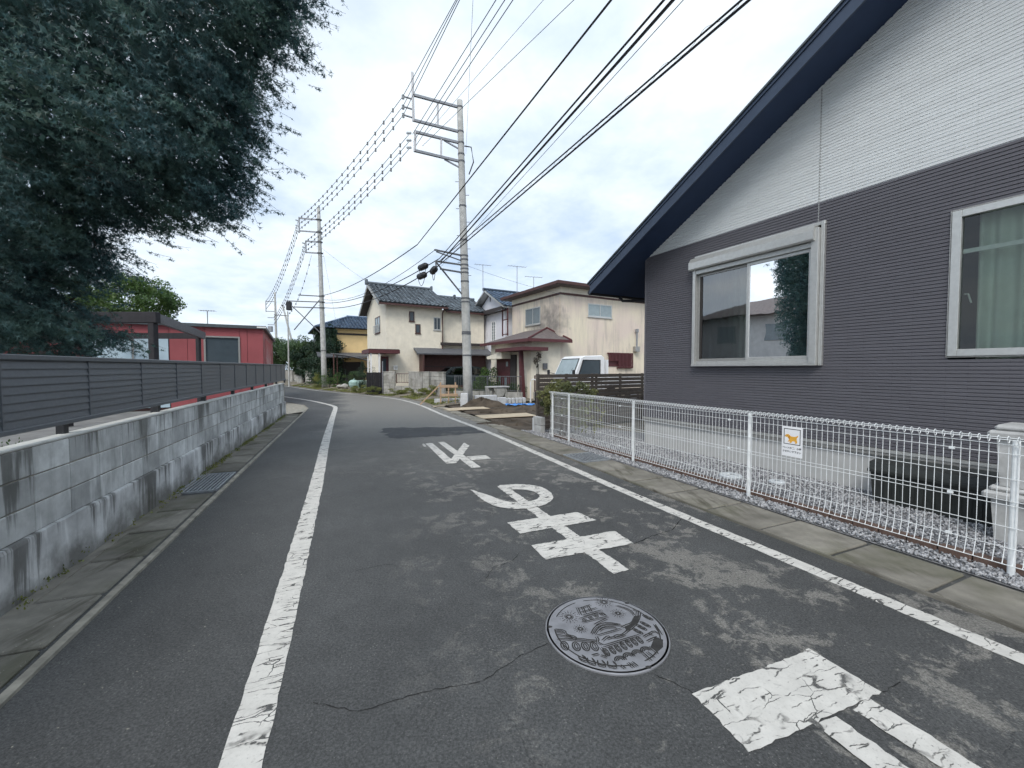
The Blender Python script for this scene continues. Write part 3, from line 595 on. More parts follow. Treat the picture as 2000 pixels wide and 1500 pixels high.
fence = thing('louvre_fence', 'charcoal aluminium louvred fence standing on the block wall', 'fence', (LX(Y0), Y0, 0), WA); fence.rotation_euler = (0, -.0047, WA)
pitch = .967; s0 = (2.68 - Y0) * 1.075 - 3 * pitch
sl = MB(); sl.add([(0, .0, 0), (pitch - .012, .0, 0), (pitch - .012, .012, .062), (0, .012, .062), (0, .008, 0), (pitch - .012, .008, 0), (pitch - .012, .018, .06), (0, .018, .06)],
    [(0, 1, 2, 3), (4, 5, 6, 7), (0, 1, 5, 4), (2, 3, 7, 6), (0, 3, 7, 4), (1, 2, 6, 5)]); sl = sl.mesh('slat'); sl.materials.append(M['louvre'])
jn = MB().box(-.012, .0, .012, .03, 1.13, 1.61).mesh('joint'); jn.materials.append(M['louvre'])
post = MB().box(-.03, .03, .03, .08, 1.0, 1.6).mesh('post'); post.materials.append(M['black'])
k = 0
while s0 + k * pitch < WL - .1:
    x = s0 + k * pitch
    if x > -.8:
        for j in range(8): obj('slat', sl, None, fence, (x, .045, 1.138 + .0575 * j))
        obj('joint', jn, None, fence, (x, .03, 0))
    k += 1
xe = s0 + k * pitch
for nm, z0, z1, y0 in (('top_rail', 1.60, 1.64, .03), ('bottom_rail', 1.10, 1.136, .03)): MB().cbox(s0 + pitch, xe, y0, y0 + .05, z0, z1, .006).build(nm, 'louvre', fence)
for i in range(8): obj('post', post, None, fence, ((3.33 - Y0) * 1.075 + 1.72 * i, .05, 0))
# moss, weeds and litter at the foot of the wall
P = []
for y in np.arange(1.2, 13.6, .012):
    if random.random() < (.25 if y < 5 else .8 if y > 6 else .5) * (0.4 + .6 * (math.sin(y * 3.1) > -.2)):
        P.append((LX(y) + .05 + random.gauss(0, .03), y, .03 + abs(random.gauss(0, .014))))
P = np.array(P); tag(obj('wall_foot_weeds', leaves('wall_foot_weeds', np.concatenate([P + np.abs(rng.normal(size=P.shape)) * (.02, .02, .012) for _ in range(7)]), .019, 'oval', np.array([[0, 0, 1.]])), 'leaf_yel'), 'low moss and weeds along the foot of the left wall', 'weeds', kind='stuff')
P = np.array([(LG(y) - random.uniform(.08, .5), y, .022) for y in rng.uniform(1.3, 6.2, 160)] + [(LG(y) + random.uniform(0, .8), y, .008) for y in rng.uniform(1.2, 5.2, 70)])
tag(obj('leaf_litter', leaves('leaf_litter', P, .011, 'oval', np.array([[1., .2, 0]]), 3.), 'kerb'), 'tiny pale leaf scraps on the asphalt near the left gutter', 'leaf litter', kind='stuff')
P = np.array([(LX(y) - random.uniform(.16, .35), y, random.uniform(.92, 1.05)) for y in rng.uniform(1.8, 3.0, 260)])
tag(obj('creeping_weed', leaves('creeping_weed', P, .018, 'oval', np.array([[0, 0, .6]])), 'leaf_mid'), 'green creeping weed under the near end of the louvre fence', 'weed', kind='stuff')

# ---- red flat-roofed building
rb = thing('red_building', 'low red flat-roofed prefabricated building behind the louvre fence', 'building', (-10.3, 17, 0), R(28))
# local x runs right along the front; the front goes to negative x
edges = [0, -.55, -.82, -1.97, -2.35, -3.05, -4.12, -5.3, -6.4, -7.5, -8.6, -9.7]
def pan(x0, x1, z0, z1, mat='red', y=0.): return MB().box(x1 + .006, x0 - .006, y, y + .06, z0, z1).build('wall_panel', mat, rb)
pan(0, -.55, 0, 3.2); pan(-.55, -.82, 0, 3.2); pan(-.82, -1.97, 2.86, 3.2); pan(-.82, -1.97, 0, 1.66); pan(-1.97, -2.5, 0, 3.2); pan(-2.5, -3.05, 0, 3.2)
pan(-3.05, -4.12, 2.74, 3.2); pan(-4.12, -5.4, 2.74, 3.2); pan(-5.4, -6.3, 0, 3.2); pan(-6.3, -7.4, 0, 3.2); pan(-7.4, -8.6, 0, 3.2); pan(-8.6, -9.7, 0, 3.2)
MB().box(-9.7, -.06, .062, .09, 0, 3.19).build('wall_backing', 'brown', rb)
for i in range(8): MB().box(-.06, 0, .075 + 1.1 * i, 1.16 + 1.1 * i, 0, 3.2).build('wall_panel', 'red_white' if i < 0 else 'red', rb)
M['red_peel'] = None
def peel():
    t = T('peeling_white'); s_ = t.noise(1., 6, .7, vec=t.map((5, 5, .8))); g_ = t.n('ShaderNodeSeparateXYZ', {'Vector': t.pos}).outputs['Z']
    m_ = t.math('MULTIPLY', t.ramp(s_, .5, .56), t.ramp(g_, 2.8, 2.0)); return t.fin(t.mix(m_, (.36, .05, .058), (.55, .5, .5)), .7)
M['red_peel'] = peel()
MB().box(.001, .012, 1.6, 6.2, .3, 2.9).build('peeling_patch', 'red_peel', rb)
wd_ = MB()
for a, b, c, d in ((-.86, -.80, 1.66, 2.86), (-1.99, -1.93, 1.66, 2.86), (-1.93, -.86, 2.80, 2.86), (-1.93, -.86, 1.66, 1.71)): wd_.box(a, b, -.03, .06, c, d)
wd_ = wd_.build('window', 'alu_dark', rb); MB().box(-1.93, -.86, .03, .04, 1.71, 2.80).build('pane', 'pane_dark', wd_)
for a, b in ((-3.08, -4.10), (-4.14, -5.38)):
    d_ = MB().box(b, a, .0, .04, .1, 2.72).build('door', 'pale_blue', rb); MB().box(b - .015, b + .03, -.03, -.001, .1, 2.735).build('door_frame', 'alu_dark', d_)
MB().box(-9.9, .12, -.14, 9.1, 3.2, 3.32).build('roof', 'roof_edge', rb)
MB().box(-.2, .125, -.145, -.02, 3.235, 3.29).build('roof_clip', 'white', rb)
def antenna(label, loc, h, rz, span=1.0):
    t = thing('tv_antenna', label, 'antenna', loc, rz, 'rooftop television antennas')
    MB().tube([(0, 0, 0), (0, 0, h)], .02, 6).build('mast', 'metal_grey', t); MB().tube([(-span / 2, 0, h), (span / 2, 0, h)], .014, 5).build('boom', 'metal_grey', t)
    e = MB().tube([(0, -.2, 0), (0, .2, 0)], .007, 4).mesh('element')
    for i in range(7): obj('element', e, 'metal_grey', t, (-span / 2 + span * i / 6, 0, h))
antenna('small television antenna on the red building roof', (-14.2, 19.2, 3.32), .95, .3, .6)

# ---- timber pergola
pg = thing('timber_pergola', 'dark tarred timber pergola frame between louvre fence and red building', 'pergola', (-9.6, 11, 0), 0)
MB().cbox(-.08, .08, -.08, .08, 0, 2.78, .01).build('post', 'log', pg); MB().cbox(-1.50, -1.38, 3.4, 3.52, 0, 2.72, .01).build('post', 'log', pg)
MB().cbox(-2.5, -2.36, 0, .14, 0, 2.78, .01).build('post', 'log', pg)
MB().cbox(-3.2, .16, -.09, .07, 2.78, 3.07, .012).build('beam', 'log', pg)
MB().bar((.05, .07, 2.93), (-1.42, 3.7, 2.74), .11, .24).build('beam', 'steel_dark', pg)
MB().bar((-1.44, 3.46, 2.72), (-4.6, 3.46, 2.72), .1, .2).build('beam', 'log', pg)

# ---- the big maple over the fence
OUT = [(-9.2, 9.2), (-2.8, 9.2), (-2.2, 7.4), (-2.47, 6.75), (-2.57, 6.25), (-2.72, 5.72), (-3.12, 5.48), (-3.20, 5.1), (-3.28, 4.45), (-3.42, 4.0), (-3.55, 3.62), (-3.95, 3.48), (-4.45, 3.38), (-4.88, 3.42), (-5.3, 3.45),
       (-5.40, 3.22), (-5.25, 3.12), (-5.2, 2.9), (-5.35, 2.78), (-5.6, 2.66), (-5.95, 2.72), (-6.0, 2.52), (-5.62, 2.36), (-5.35, 2.05), (-5.22, 1.92), (-5.6, 1.80), (-6.2, 1.72), (-9.2, 1.7)]
def inpoly(x, z):
    c = False; n = len(OUT)
    for i in range(n):
        x1, z1 = OUT[i]; x2, z2 = OUT[i - 1]
        if (z1 > z) != (z2 > z) and x < (x2 - x1) * (z - z1) / (z2 - z1) + x1: c = not c
    return c
def edge_d(x, z):
    m = 9.
    for i in range(len(OUT)):
        a = Vector(OUT[i]); b = Vector(OUT[i - 1]); p = Vector((x, z)); d = b - a; t = max(0, min(1, (p - a).dot(d) / d.length_squared)); m = min(m, (a + d * t - p).length)
    return m
Yc = 5.5; LP = []; LD = []; tips = []
cnt = 0
while cnt < 3900:
    x = random.uniform(-7.6, -2.2); z = random.uniform(1.7, 7.3)
    if not inpoly(x, z): continue
    ed = edge_d(x, z)
    if ed > .9 and random.random() < .25: continue
    hd = .25 + 1.5 * min(1, ed / 1.2) ** .6
    dy = random.uniform(-hd, .62 * hd); y = Yc + dy
    k_ = y / Yc; px = x * (1 + (k_ - 1) * .8); pz = 1.55 + (z - 1.55) * (1 + (k_ - 1) * .8)     # the crown leans away as it deepens
    sd_ = Vector((.75 + random.gauss(0, .3), random.gauss(0, .35), -.32 + random.gauss(0, .2))).normalized()
    ln = random.uniform(.28, .5); base = Vector((px, y, pz)) - sd_ * ln * .75
    side = sd_.cross(Vector((0, 0, 1))).normalized(); up_ = side.cross(sd_)
    n = random.randint(26, 40)
    for i in range(n):
        u = random.random() ** .8; sp = .15 * (1 - .55 * u) * random.uniform(-1, 1)
        p = base + sd_ * (ln * u) + side * sp + up_ * random.gauss(0, .025) - Vector((0, 0, .05 * u))
        LP.append(p[:]); dd = (sd_ * .8 + side * (sp * 4) + Vector((0, 0, -.75))); LD.append(dd.normalized()[:])
    tips.append((base, base + sd_ * ln)); cnt += 1
mt = thing('maple_tree', 'large dark green maple tree leaning over the louvre fence', 'tree', (-7.4, 5.6, 0), 0)
def loc(v, o): return tuple(Vector(v) - Vector(o))
og = (-7.4, 5.6, 0)
obj('crown', leaves('crown', np.array(LP) - og, .043, 'star', np.array(LD), .3), 'maple', mt)
for _ in range(420):      # loose outer sprays that break the outline
    i = random.randrange(1, len(OUT) - 1); a = Vector(OUT[i]); b = Vector(OUT[i + 1]); q = a.lerp(b, random.random())
    if q.x < -6.6 or q.y > 7.2: continue
    sd_ = Vector((.85 + random.gauss(0, .2), random.gauss(0, .3), -.35 + random.gauss(0, .25))).normalized(); ln = random.uniform(.2, .45); base = Vector((q.x - .1, Yc + random.gauss(0, .3), q.y + random.uniform(-.06, .12))) - sd_ * .1
    side = sd_.cross(Vector((0, 0, 1))).normalized()
    for j in range(random.randint(9, 18)):
        u = random.random(); sp = .10 * (1 - .4 * u) * random.uniform(-1, 1); LP.append((base + sd_ * (ln * u) + side * sp - Vector((0, 0, .04 * u)))[:]); LD.append((sd_ * .7 + side * (sp * 4) + Vector((0, 0, -.8))).normalized()[:])
    tips.append((base, base + sd_ * ln))
crown = bpy.data.objects.get('crown'); crown.data = leaves('crown', np.array(LP) - og, .043, 'star', np.array(LD), .3); crown.data.materials.append(M['maple'])
inner = []
while len(inner) < 46000:
    x = random.uniform(-8.6, -2.6); z = random.uniform(1.7, 8.6)
    if not inpoly(x, z): continue
    ed = edge_d(x, z)
    if ed < .22: continue
    y = Yc + random.uniform(-1, .75) * min(1.5, ed * 1.1); k_ = y / Yc; inner.append((x * (1 + (k_ - 1) * .8), y, 1.55 + (z - 1.55) * (1 + (k_ - 1) * .8)))
obj('inner_foliage', leaves('inner_foliage', np.array(inner) - og, .085, 'oval', np.array([[.5, 0, -.6]]), .3), 'maple', mt)
MB().tube([(0, 0, -.05), (.05, 0, .8), (-.02, .05, 1.7), (.1, 0, 2.6), (.2, .05, 3.6)], [.24, .19, .17, .15, .11], 12).build('trunk', 'bark', mt, True)
limbs = [((.05, .03, 1.9), (1.3, -.2, 3.3), (3.0, -.2, 4.6), (3.9, -.1, 4.9)), ((.1, 0, 2.5), (1.0, .3, 4.2), (2.6, .2, 5.8), (4.3, 0, 6.4)), ((.0, .05, 1.5), (.9, -.1, 2.1), (1.7, -.2, 2.5)), ((.2, .05, 3.4), (.2, .2, 5), (.6, 0, 7)), ((.1, .0, 2.2), (1.0, .1, 2.7), (1.7, -.1, 2.95)), ((.15, 0, 3.0), (-.8, -.6, 4.5), (-1.3, -.8, 6)), ((.0, .0, 1.3), (.9, 0, 1.6), (1.9, -.1, 1.75))]
for l_ in limbs: MB().tube(resample(l_, .35), [.06 * (1 - .8 * i / max(1, len(resample(l_, .35)) - 1)) for i in range(len(resample(l_, .35)))], 7).build('limb', 'bark', mt, True)
tw = MB()
for a, b in tips[-380:] + random.sample(tips, 500): tw.tube([loc(a, og), loc(b, og)], [.004, .0015], 3, False)
tag(tw.build('twigs', 'bark', mt), kind='stuff')

# ---- generic trees
def tree(name, label, base, h, cr, mat, n=5000, size=.12, k=40, clump=.6, cz=.62, group=None, cat='tree', trunk_r=.12, shape='oval'):
    t = thing(name, label, cat, base, 0, group)
    obj('crown', leaves('crown', clumps((0, 0, h * cz), cr, k, n, (clump, clump, clump * .7)), size, shape, None, .4), mat, t)
    tr = MB().tube([(0, 0, -.05), (.05, 0, h * .3), (-.05, .05, h * .55), (0, 0, h * .8)], [trunk_r, trunk_r * .8, trunk_r * .6, trunk_r * .25], 8)
    for i in range(6):
        a = i * 1.05; tr.tube([(0, 0, h * (.35 + .05 * i)), (cr[0] * .35 * math.cos(a), cr[1] * .35 * math.sin(a), h * (.5 + .05 * i)), (cr[0] * .75 * math.cos(a), cr[1] * .75 * math.sin(a), h * (.6 + .05 * i))], [trunk_r * .45, trunk_r * .3, .015], 5)
    tr.build('trunk', 'bark', t, True); return t
tree('garden_tree', 'bright green broadleaf tree rising behind the timber pergola', (-20.8, 22, 0), 6.6, (2.6, 2.2, 1.9), 'leaf', 26000, .12, 90, .6, .74)

# ---- pale neighbour house left of the view, mirrored in the sliding window
nh = thing('neighbour_house', 'pale two-storey house mirrored in the sliding window of the grey house', 'house', (-19.5, 5.2, 0), R(28))
MB().box(-7, 0, 0, 8, 0, 5.2).build('wall', 'found', nh); MB().box(-7, 0, 8.05, 14, 0, 3.4).build('low_wing', 'stucco_dirty', nh)
MB().add([(-7.7, -.8, 5.2), (.8, -.8, 5.2), (.8, 8.8, 5.2), (-7.7, 8.8, 5.2), (-3.5, 3, 6.8), (-3.5, 5, 6.8)], [(0, 1, 4), (1, 2, 5, 4), (2, 3, 5), (3, 0, 4, 5), (3, 2, 1, 0)]).build('roof', 'shingle', nh)
MB().box(-7.2, .3, 8.1, 14.3, 3.41, 3.6).build('low_roof', 'roof_edge', nh)
for y_, z_ in ((1.2, 3.4), (4.8, 3.4), (2.0, .9), (9.5, 1.0)): MB().box(.002, .04, y_, y_ + 1.5, z_, z_ + 1.2).build('window', 'pane_mid', nh)

# ================================================================== RIGHT SIDE
FX, FY = 3.69, 2.96; FA = math.atan2(.911, -.412)
fdir = Vector((-.412, .911, 0)); fnor = Vector((.911, .412, 0))          # fnor points to the house
HC = Vector((2.74, 8.45, 0)); HA = R(-62.41); hu = Vector((.463, -.886, 0)); hv = Vector((.886, .463, 0))
def hp(u, v, z): return HC + hu * u + hv * v + Vector((0, 0, z))
bed = [Vector((RB(y) - .09, y, .009)) for y in (-1.5, 10.0)] + [Vector((2.0, 11.1, .012)), hp(-.2, 1.2, .012), hp(-.02, .03, .012), hp(10.4, .03, .012)]
struct('gravel_bed', MB().poly([tuple(v) for v in bed]), 'gravel_bed')
# loose crushed stone
n = 40000; yy = 1.6 + 8.6 * rng.random(n) ** 1.35; 
xw = np.where(yy < 8.45, 2.74 + .463 * (8.45 - yy) / .886, 2.9 - .25 * (yy - 8.45)); xl = 3.55 - .451 * (yy - 2.85)
xx = xl + (xw - xl) * rng.random(n) ** 1.15
oc = np.array([(1, 0, 0), (-1, 0, 0), (0, 1, 0), (0, -1, 0), (0, 0, 1), (0, 0, -1)], float); of = np.array([(0, 2, 4), (2, 1, 4), (1, 3, 4), (3, 0, 4), (2, 0, 5), (1, 2, 5), (3, 1, 5), (0, 3, 5)])
q = rng.normal(size=(n, 3, 3)); Q, _ = np.linalg.qr(q); sz = rng.uniform(.009, .021, (n, 1, 1)) * rng.uniform(.6, 1.25, (n, 6, 1))
V = (oc[None] * sz * rng.uniform(.6, 1.2, (n, 1, 3))) @ Q + np.stack([xx, yy, .016 + .012 * rng.random(n)], -1)[:, None, :]
tag(obj('crushed_stone', np_mesh('crushed_stone', V.reshape(-1, 3), (of[None] + (np.arange(n) * 6)[:, None, None]).reshape(-1, 3), 3), 'gravel'), 'loose grey crushed stone between the mesh fence and the grey house', 'gravel', kind='stuff')

# ---- white mesh fence
mf = thing('mesh_fence', 'low white welded wire mesh fence in front of the grey house', 'fence', (FX, FY, .02), FA)     # local x runs away from the viewer, local y towards the road
FL0, FL1 = -2.4, 6.86
prof = [(.040, .085), (.030, .10), (.0, .205), (0, .5), (0, .955), (.014, .985), (.036, 1.012), (.030, 1.028), (.010, 1.036), (-.012, 1.026), (-.016, 1.006), (0, .985)]
vw = MB().tube([(0, y, z) for y, z in prof], .0028, 5).mesh('upright_wire'); vw.materials.append(M['white_metal'])
x = FL0
while x < FL1:
    obj('upright_wire', vw, None, mf, (x, 0, 0)); x += .05
for (y, z) in ((.036, .088), (.0, .205), (0, .36), (0, .522), (0, .556), (0, .72), (0, .905), (.002, .972), (.038, 1.012), (-.015, 1.02)):
    MB().tube([(FL0, y + .004, z), (FL1, y + .004, z)], .0026 if .1 < z < .95 else .0032, 5).build('line_wire', 'white_metal', mf)
ps = MB().tube([(0, 0, -.1), (0, 0, 1.0)], .0215, 12).mesh('post'); ps.materials.append(M['white_metal'])
for s_ in (-2.0, .02, 2.1, 4.14, 6.12, 6.8): obj('post', ps, None, mf, (s_, -.026, 0))
cl = MB().box(-.016, .016, -.009, .009, -.01, .01).mesh('clip'); cl.materials.append(M['white_metal'])
for s_ in (.35, 2.35, 4.45, 6.35):
    for z in (.21, .54, .9): obj('clip', cl, None, mf, (s_, .004, z))

# ---- pet sign on the fence
ps_ = thing('pet_notice_sign', 'white notice with an orange dog picture hung on the mesh fence', 'sign', tuple(Vector((FX, FY, 0)) + fdir * 1.585 - fnor * .016), FA)
ps_.rotation_euler = (R(90), 0, FA + math.pi)     # sign plane: local x right, y up, z towards the road
SC = Vector((0, .765, 0))
MB().cbox(-.108, .108, .765 - .162, .765 + .162, -.004, 0, .001).build('board', 'sign_white', ps_)
fr_ = MB(); fb = (-.085, .085, .768, .938 - .012)
fb = (-.087, .087, .735, .905)
for a in ((fb[0], fb[1], fb[3] - .007, fb[3]), (fb[0], fb[1], fb[2], fb[2] + .007), (fb[0], fb[0] + .007, fb[2] + .007, fb[3] - .007), (fb[1] - .007, fb[1], fb[2] + .007, fb[3] - .007)): fr_.box(a[0], a[1], a[2], a[3], .0002, .0008)
fr_.build('picture_border', 'ink', ps_)
def flat(pts, z, name, mat): MB().poly([(x_, y_, z) for x_, y_ in pts]).build(name, mat, ps_)
dg = lambda L_: [((x_ - 735) / 480 * .172, .905 - .02 - (y_ - 420) / 480 * .172 + (x_ - 735) * .000045) for x_, y_ in L_]
flat(dg(smooth_line([(525, 560), (560, 525), (620, 520), (670, 545), (700, 590), (800, 600), (870, 590), (900, 560), (915, 580), (905, 620), (875, 640), (870, 690), (890, 750), (885, 800), (840, 815), (815, 800), (840, 780), (800, 735), (740, 740), (725, 780), (690, 795), (660, 780), (680, 760), (660, 730), (620, 760), (610, 740), (640, 700), (655, 670), (620, 640), (600, 600), (555, 605)], 1)), .0009, 'dog_body', 'dog')
flat(dg([(640, 560), (680, 580), (685, 640), (660, 670), (630, 640), (625, 590)]), .0014, 'dog_ear', 'dog_dark')
flat(dg([(585, 555), (605, 552), (610, 565), (590, 570)]), .0014, 'dog_eye', 'ink'); flat(dg([(523, 560), (540, 545), (548, 562), (532, 572)]), .0014, 'dog_nose', 'ink')
def lettering(body, size, x_, y_, parent, mat, z=.0009):
    cu = bpy.data.curves.new('lettering', 'FONT'); cu.body = body; cu.size = size; cu.align_x = 'CENTER'; cu.offset = .0006
    o = bpy.data.objects.new('tmp', cu); COL.objects.link(o); dg_ = bpy.context.evaluated_depsgraph_get(); me = bpy.data.meshes.new_from_object(o.evaluated_get(dg_)); bpy.data.objects.remove(o)
    me.name = 'lettering'; me.materials.clear(); return obj('lettering', me, mat, parent, (x_, y_, z))
lettering('ペットの糞、小便', .0245, 0, .688, ps_, 'ink'); lettering('させないで下さい', .0245, 0, .648, ps_, 'ink')

# ---- brick edging, bins, lids
be = thing('brick_edging', 'row of brown edging bricks behind the mesh fence', 'edging', (FX + fnor.x * .13, FY + fnor.y * .13, 0), FA)
bk = MB().cbox(-.098, .098, -.045, .045, 0, .075, .008).mesh('brick'); bk.materials.append(M['brick'])
for i in range(44): obj('brick', bk, None, be, (-1.9 + .204 * i, random.uniform(-.006, .006), random.uniform(-.004, .006)), (0, 0, random.uniform(-.02, .02)))
sb = thing('storage_bin', 'long black ribbed plastic storage bin against the grey house', 'storage bin', tuple(hp(3.95, 0, .02)), HA)
b_ = MB(); b_.prism([(.03, 0), (1.07, 0), (1.1, .34), (0, .34)], -.42, -.05); b_.build('body', 'greenpoly', sb)
rbm = MB().prism([(-.018, 0), (.018, 0), (.022, .30), (-.022, .30)], -.43, -.42).mesh('rib'); rbm.materials.append(M['greenpoly'])
for i in range(14): obj('rib', rbm, None, sb, (.08 + .072 * i, 0, .01))
MB().prism([(-.45, .34), (-.45, .37), (-.42, .39), (-.40, .45), (-.08, .48), (-.03, .48), (-.03, .34)], -.02, 1.12, 'x').build('lid', 'greenpoly', sb)
for i, (z0, h, nm, lb) in enumerate(((.02, .47, 'lower', 'grey lidded plastic bin on the gravel under another bin'), (.515, .52, 'upper', 'grey lidded plastic bin stacked on top of another bin'))):
    t = thing('lidded_bin', lb, 'bin', tuple(hp(5.20 + .02 * i, -.62, z0)), HA, 'stacked grey bins')
    MB().prism([(-.19, 0), (.19, 0), (.22, h - .09), (-.22, h - .09)], -.2, .2).build('body', 'concrete', t)
    MB().cbox(-.27, .27, -.25, .25, h - .10, h - .03, .02).cbox(-.235, .235, -.215, .215, h - .032, h + .02, .02).build('lid', 'concrete', t)
for c, r_, lb in (((3.11, 5.77), .15, 'larger round white drain lid set in the gravel'), ((3.56, 5.45), .095, 'smaller round white drain lid set in the gravel')):
    t = thing('inspection_cover', lb, 'cover', (c[0], c[1], .02), 0, 'round white drain lids'); MB().lathe((0, 0), [(r_, 0), (r_, .025), (r_ * .93, .034), (.002, .036)], 28).build('lid', 'pvc', t)
    MB().box(-r_ * .3, r_ * .3, -.012, .012, .037, .041).build('handle', 'metal_grey', t)

# ---- grey house
h = thing('grey_house', 'single-storey house clad in dark and pale ribbed siding at the right', 'house', tuple(HC), HA)
PIT = .51; RU = 5.2; ZE = 3.77; HW = 10.4
holes = [(1.2, 3.22, 1.62, 3.50), (4.44, 5.9, 1.69, 3.24)]
def siding(z0, z1, stepz, gable):
    mb = MB(); z = z0; gd = .008
    while z < z1 - 1e-4:
        zt = min(z + stepz, z1)
        if gable:
            a = max(0, (z - ZE) / PIT - .05); b = HW - a; a2 = max(0, (zt - ZE) / PIT - .05); b2 = HW - a2
            iv = [(a, b, a2, b2)] if b > a else []
        else:
            iv = []; cur = 0.
            for (u0, u1, h0, h1) in holes:
                if zt > h0 + .001 and z < h1 - .001: iv.append((cur, u0, cur, u0)); cur = u1
            iv.append((cur, HW, cur, HW))
        g = .010; o_ = -.012
        for a, b, a2, b2 in iv:
            ps2 = [(z, 0), (z + g * .6, 0), (z + g, o_), (zt - .004, o_ - .002), (zt, 0)]
            vs = []
            for zz, yy_ in ps2:
                f = (zz - z) / (zt - z); vs += [(a + (a2 - a) * f, yy_, zz), (b + (b2 - b) * f, yy_, zz)]
            mb.add(vs, [(2 * i, 2 * i + 1, 2 * i + 3, 2 * i + 2) for i in range(4)])
        z = zt
    return mb
def sidmat(name, c, brk=.5):
    t = T(name)
    br = t.n('ShaderNodeTexBrick', {'Vector': t.n('ShaderNodeMapping', {'Vector': t.n('ShaderNodeTexCoord').outputs['Object'], 'Rotation': (R(-90), 0, 0)}).outputs[0], 'Scale': 1., 'Brick Width': .46, 'Row Height': .04, 'Mortar Size': .0016, 'Mortar Smooth': .2, 'Color1': mul(c, .95), 'Color2': mul(c, 1.05), 'Mortar': mul(c, brk)})
    br.offset = .37; br.offset_frequency = 2
    col = t.mix(t.ramp(t.noise(1.2, 5), .3, .7, 0, .25), br.outputs['Color'], mul(c, .85))
    t.bump(t.noise(130, 4), .2, .002); return t.fin(col, .6, 0, .4)
M['siding_dark'] = sidmat('siding_dark', (.140, .136, .152)); M['siding_light'] = sidmat('siding_light', (.74, .76, .755), .7)
siding(.575, 3.815, .04, False).build('dark_siding', 'siding_dark', h); siding(3.815, ZE + RU * PIT, .04, True).build('pale_siding', 'siding_light', h)
MB().box(0, HW, .02, .12, -.05, .50).build('foundation', 'found', h)
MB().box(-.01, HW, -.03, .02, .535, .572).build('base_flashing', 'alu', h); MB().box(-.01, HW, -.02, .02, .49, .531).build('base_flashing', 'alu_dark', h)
MB().box(-.012, .03, -.014, 9, .573, 3.9).build('side_wall', 'siding_dark', h); MB().box(HW - .03, HW, .0, 9, .0, 3.8).build('side_wall', 'siding_dark', h); MB().box(0, HW, 8.9, 9, 0, 3.8).build('back_wall', 'siding_dark', h)
MB().box(3.128, 3.142, -.0135, -.005, 3.53, 5.34).build('sealant_joint', 'alu_dark', h)
# roof
def rake(x0, x1, o0, o1, y0, y1, name, mat, par=h):
    zz = lambda x_: ZE + PIT * x_
    for s_ in (0, 1):
        poly = [(x0, zz(x0) + o0), (x1, zz(x1) + o0), (x1, zz(x1) + o1), (x0, zz(x0) + o1)]
        if s_: poly = [(2 * RU - a, b) for a, b in poly]
        MB().prism(poly, y0, y1, 'y').build(name, mat, par)
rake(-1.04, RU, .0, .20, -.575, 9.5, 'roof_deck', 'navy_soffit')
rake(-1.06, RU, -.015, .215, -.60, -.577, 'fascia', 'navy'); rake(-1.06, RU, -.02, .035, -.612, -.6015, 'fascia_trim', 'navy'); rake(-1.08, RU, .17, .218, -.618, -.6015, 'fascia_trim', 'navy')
rake(-1.12, RU, .219, .25, -.64, 9.55, 'roof_sheet', 'roof_edge')
MB().tube([(-1.13, -.56, 3.26), (-1.13, 9.4, 3.26)], .06, 8).build('eave_gutter', 'black', h)
MB().tube([(-1.11, .3, 3.22), (-1.0, .3, 3.12), (-.14, .3, 2.98), (-.075, .3, 2.9), (-.075, .3, .05)], .034, 10).build('downpipe', 'black', h)
# window with roller shutter box
def frame(parent, u0, u1, z0, z1, wd, y0, y1, mat, name='frame'):
    f = MB()
    for a, b, c, d in ((u0, u0 + wd, z0, z1), (u1 - wd, u1, z0, z1), (u0 + wd, u1 - wd, z0, z0 + wd), (u0 + wd, u1 - wd, z1 - wd, z1)): f.cbox(a, b, y0, y1, c, d, .004)
    return f.build(name, mat, parent)
w1 = bpy.data.objects.new('window', None); COL.objects.link(w1); w1.parent = h; w1['label'] = 'sliding window under a grey roller shutter box'
f = MB(); f.cbox(1.2, 1.255, -.10, .02, 1.62, 3.30, .004).cbox(3.10, 3.19, -.115, .02, 1.62, 3.46, .004).cbox(3.192, 3.235, -.06, .0, 1.60, 3.545, .004).cbox(1.255, 3.10, -.09, .02, 3.215, 3.285, .004).cbox(1.2, 3.19, -.115, .02, 1.600, 1.635, .003).cbox(1.257, 3.098, -.075, .02, 1.637, 1.69, .003); f.build('frame', 'alu', w1)
MB().cbox(1.195, 3.24, -.05, -.012, 3.50, 3.545, .003).build('head_flashing', 'alu', w1)
MB().prism([(-.012, 3.29), (-.15, 3.29), (-.165, 3.31), (-.165, 3.42), (-.11, 3.50), (-.012, 3.50)], 1.16, 3.15, 'x').build('shutter_box', 'alu', w1)
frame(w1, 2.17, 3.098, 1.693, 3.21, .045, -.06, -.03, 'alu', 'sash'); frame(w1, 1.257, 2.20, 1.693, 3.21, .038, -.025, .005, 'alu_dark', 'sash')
MB().box(1.30, 1.34, -.024, .02, 1.70, 3.2).build('screen_stile', 'bronze', w1)
MB().poly([(2.215, -.045, 1.738), (3.053, -.045, 1.738), (3.053, -.045, 3.165), (2.215, -.045, 3.165)]).build('pane', 'glass', w1)
MB().poly([(1.295, -.01, 1.731), (2.162, -.01, 1.731), (2.162, -.01, 3.172), (1.295, -.01, 3.172)]).build('pane', 'glass_screen', w1)
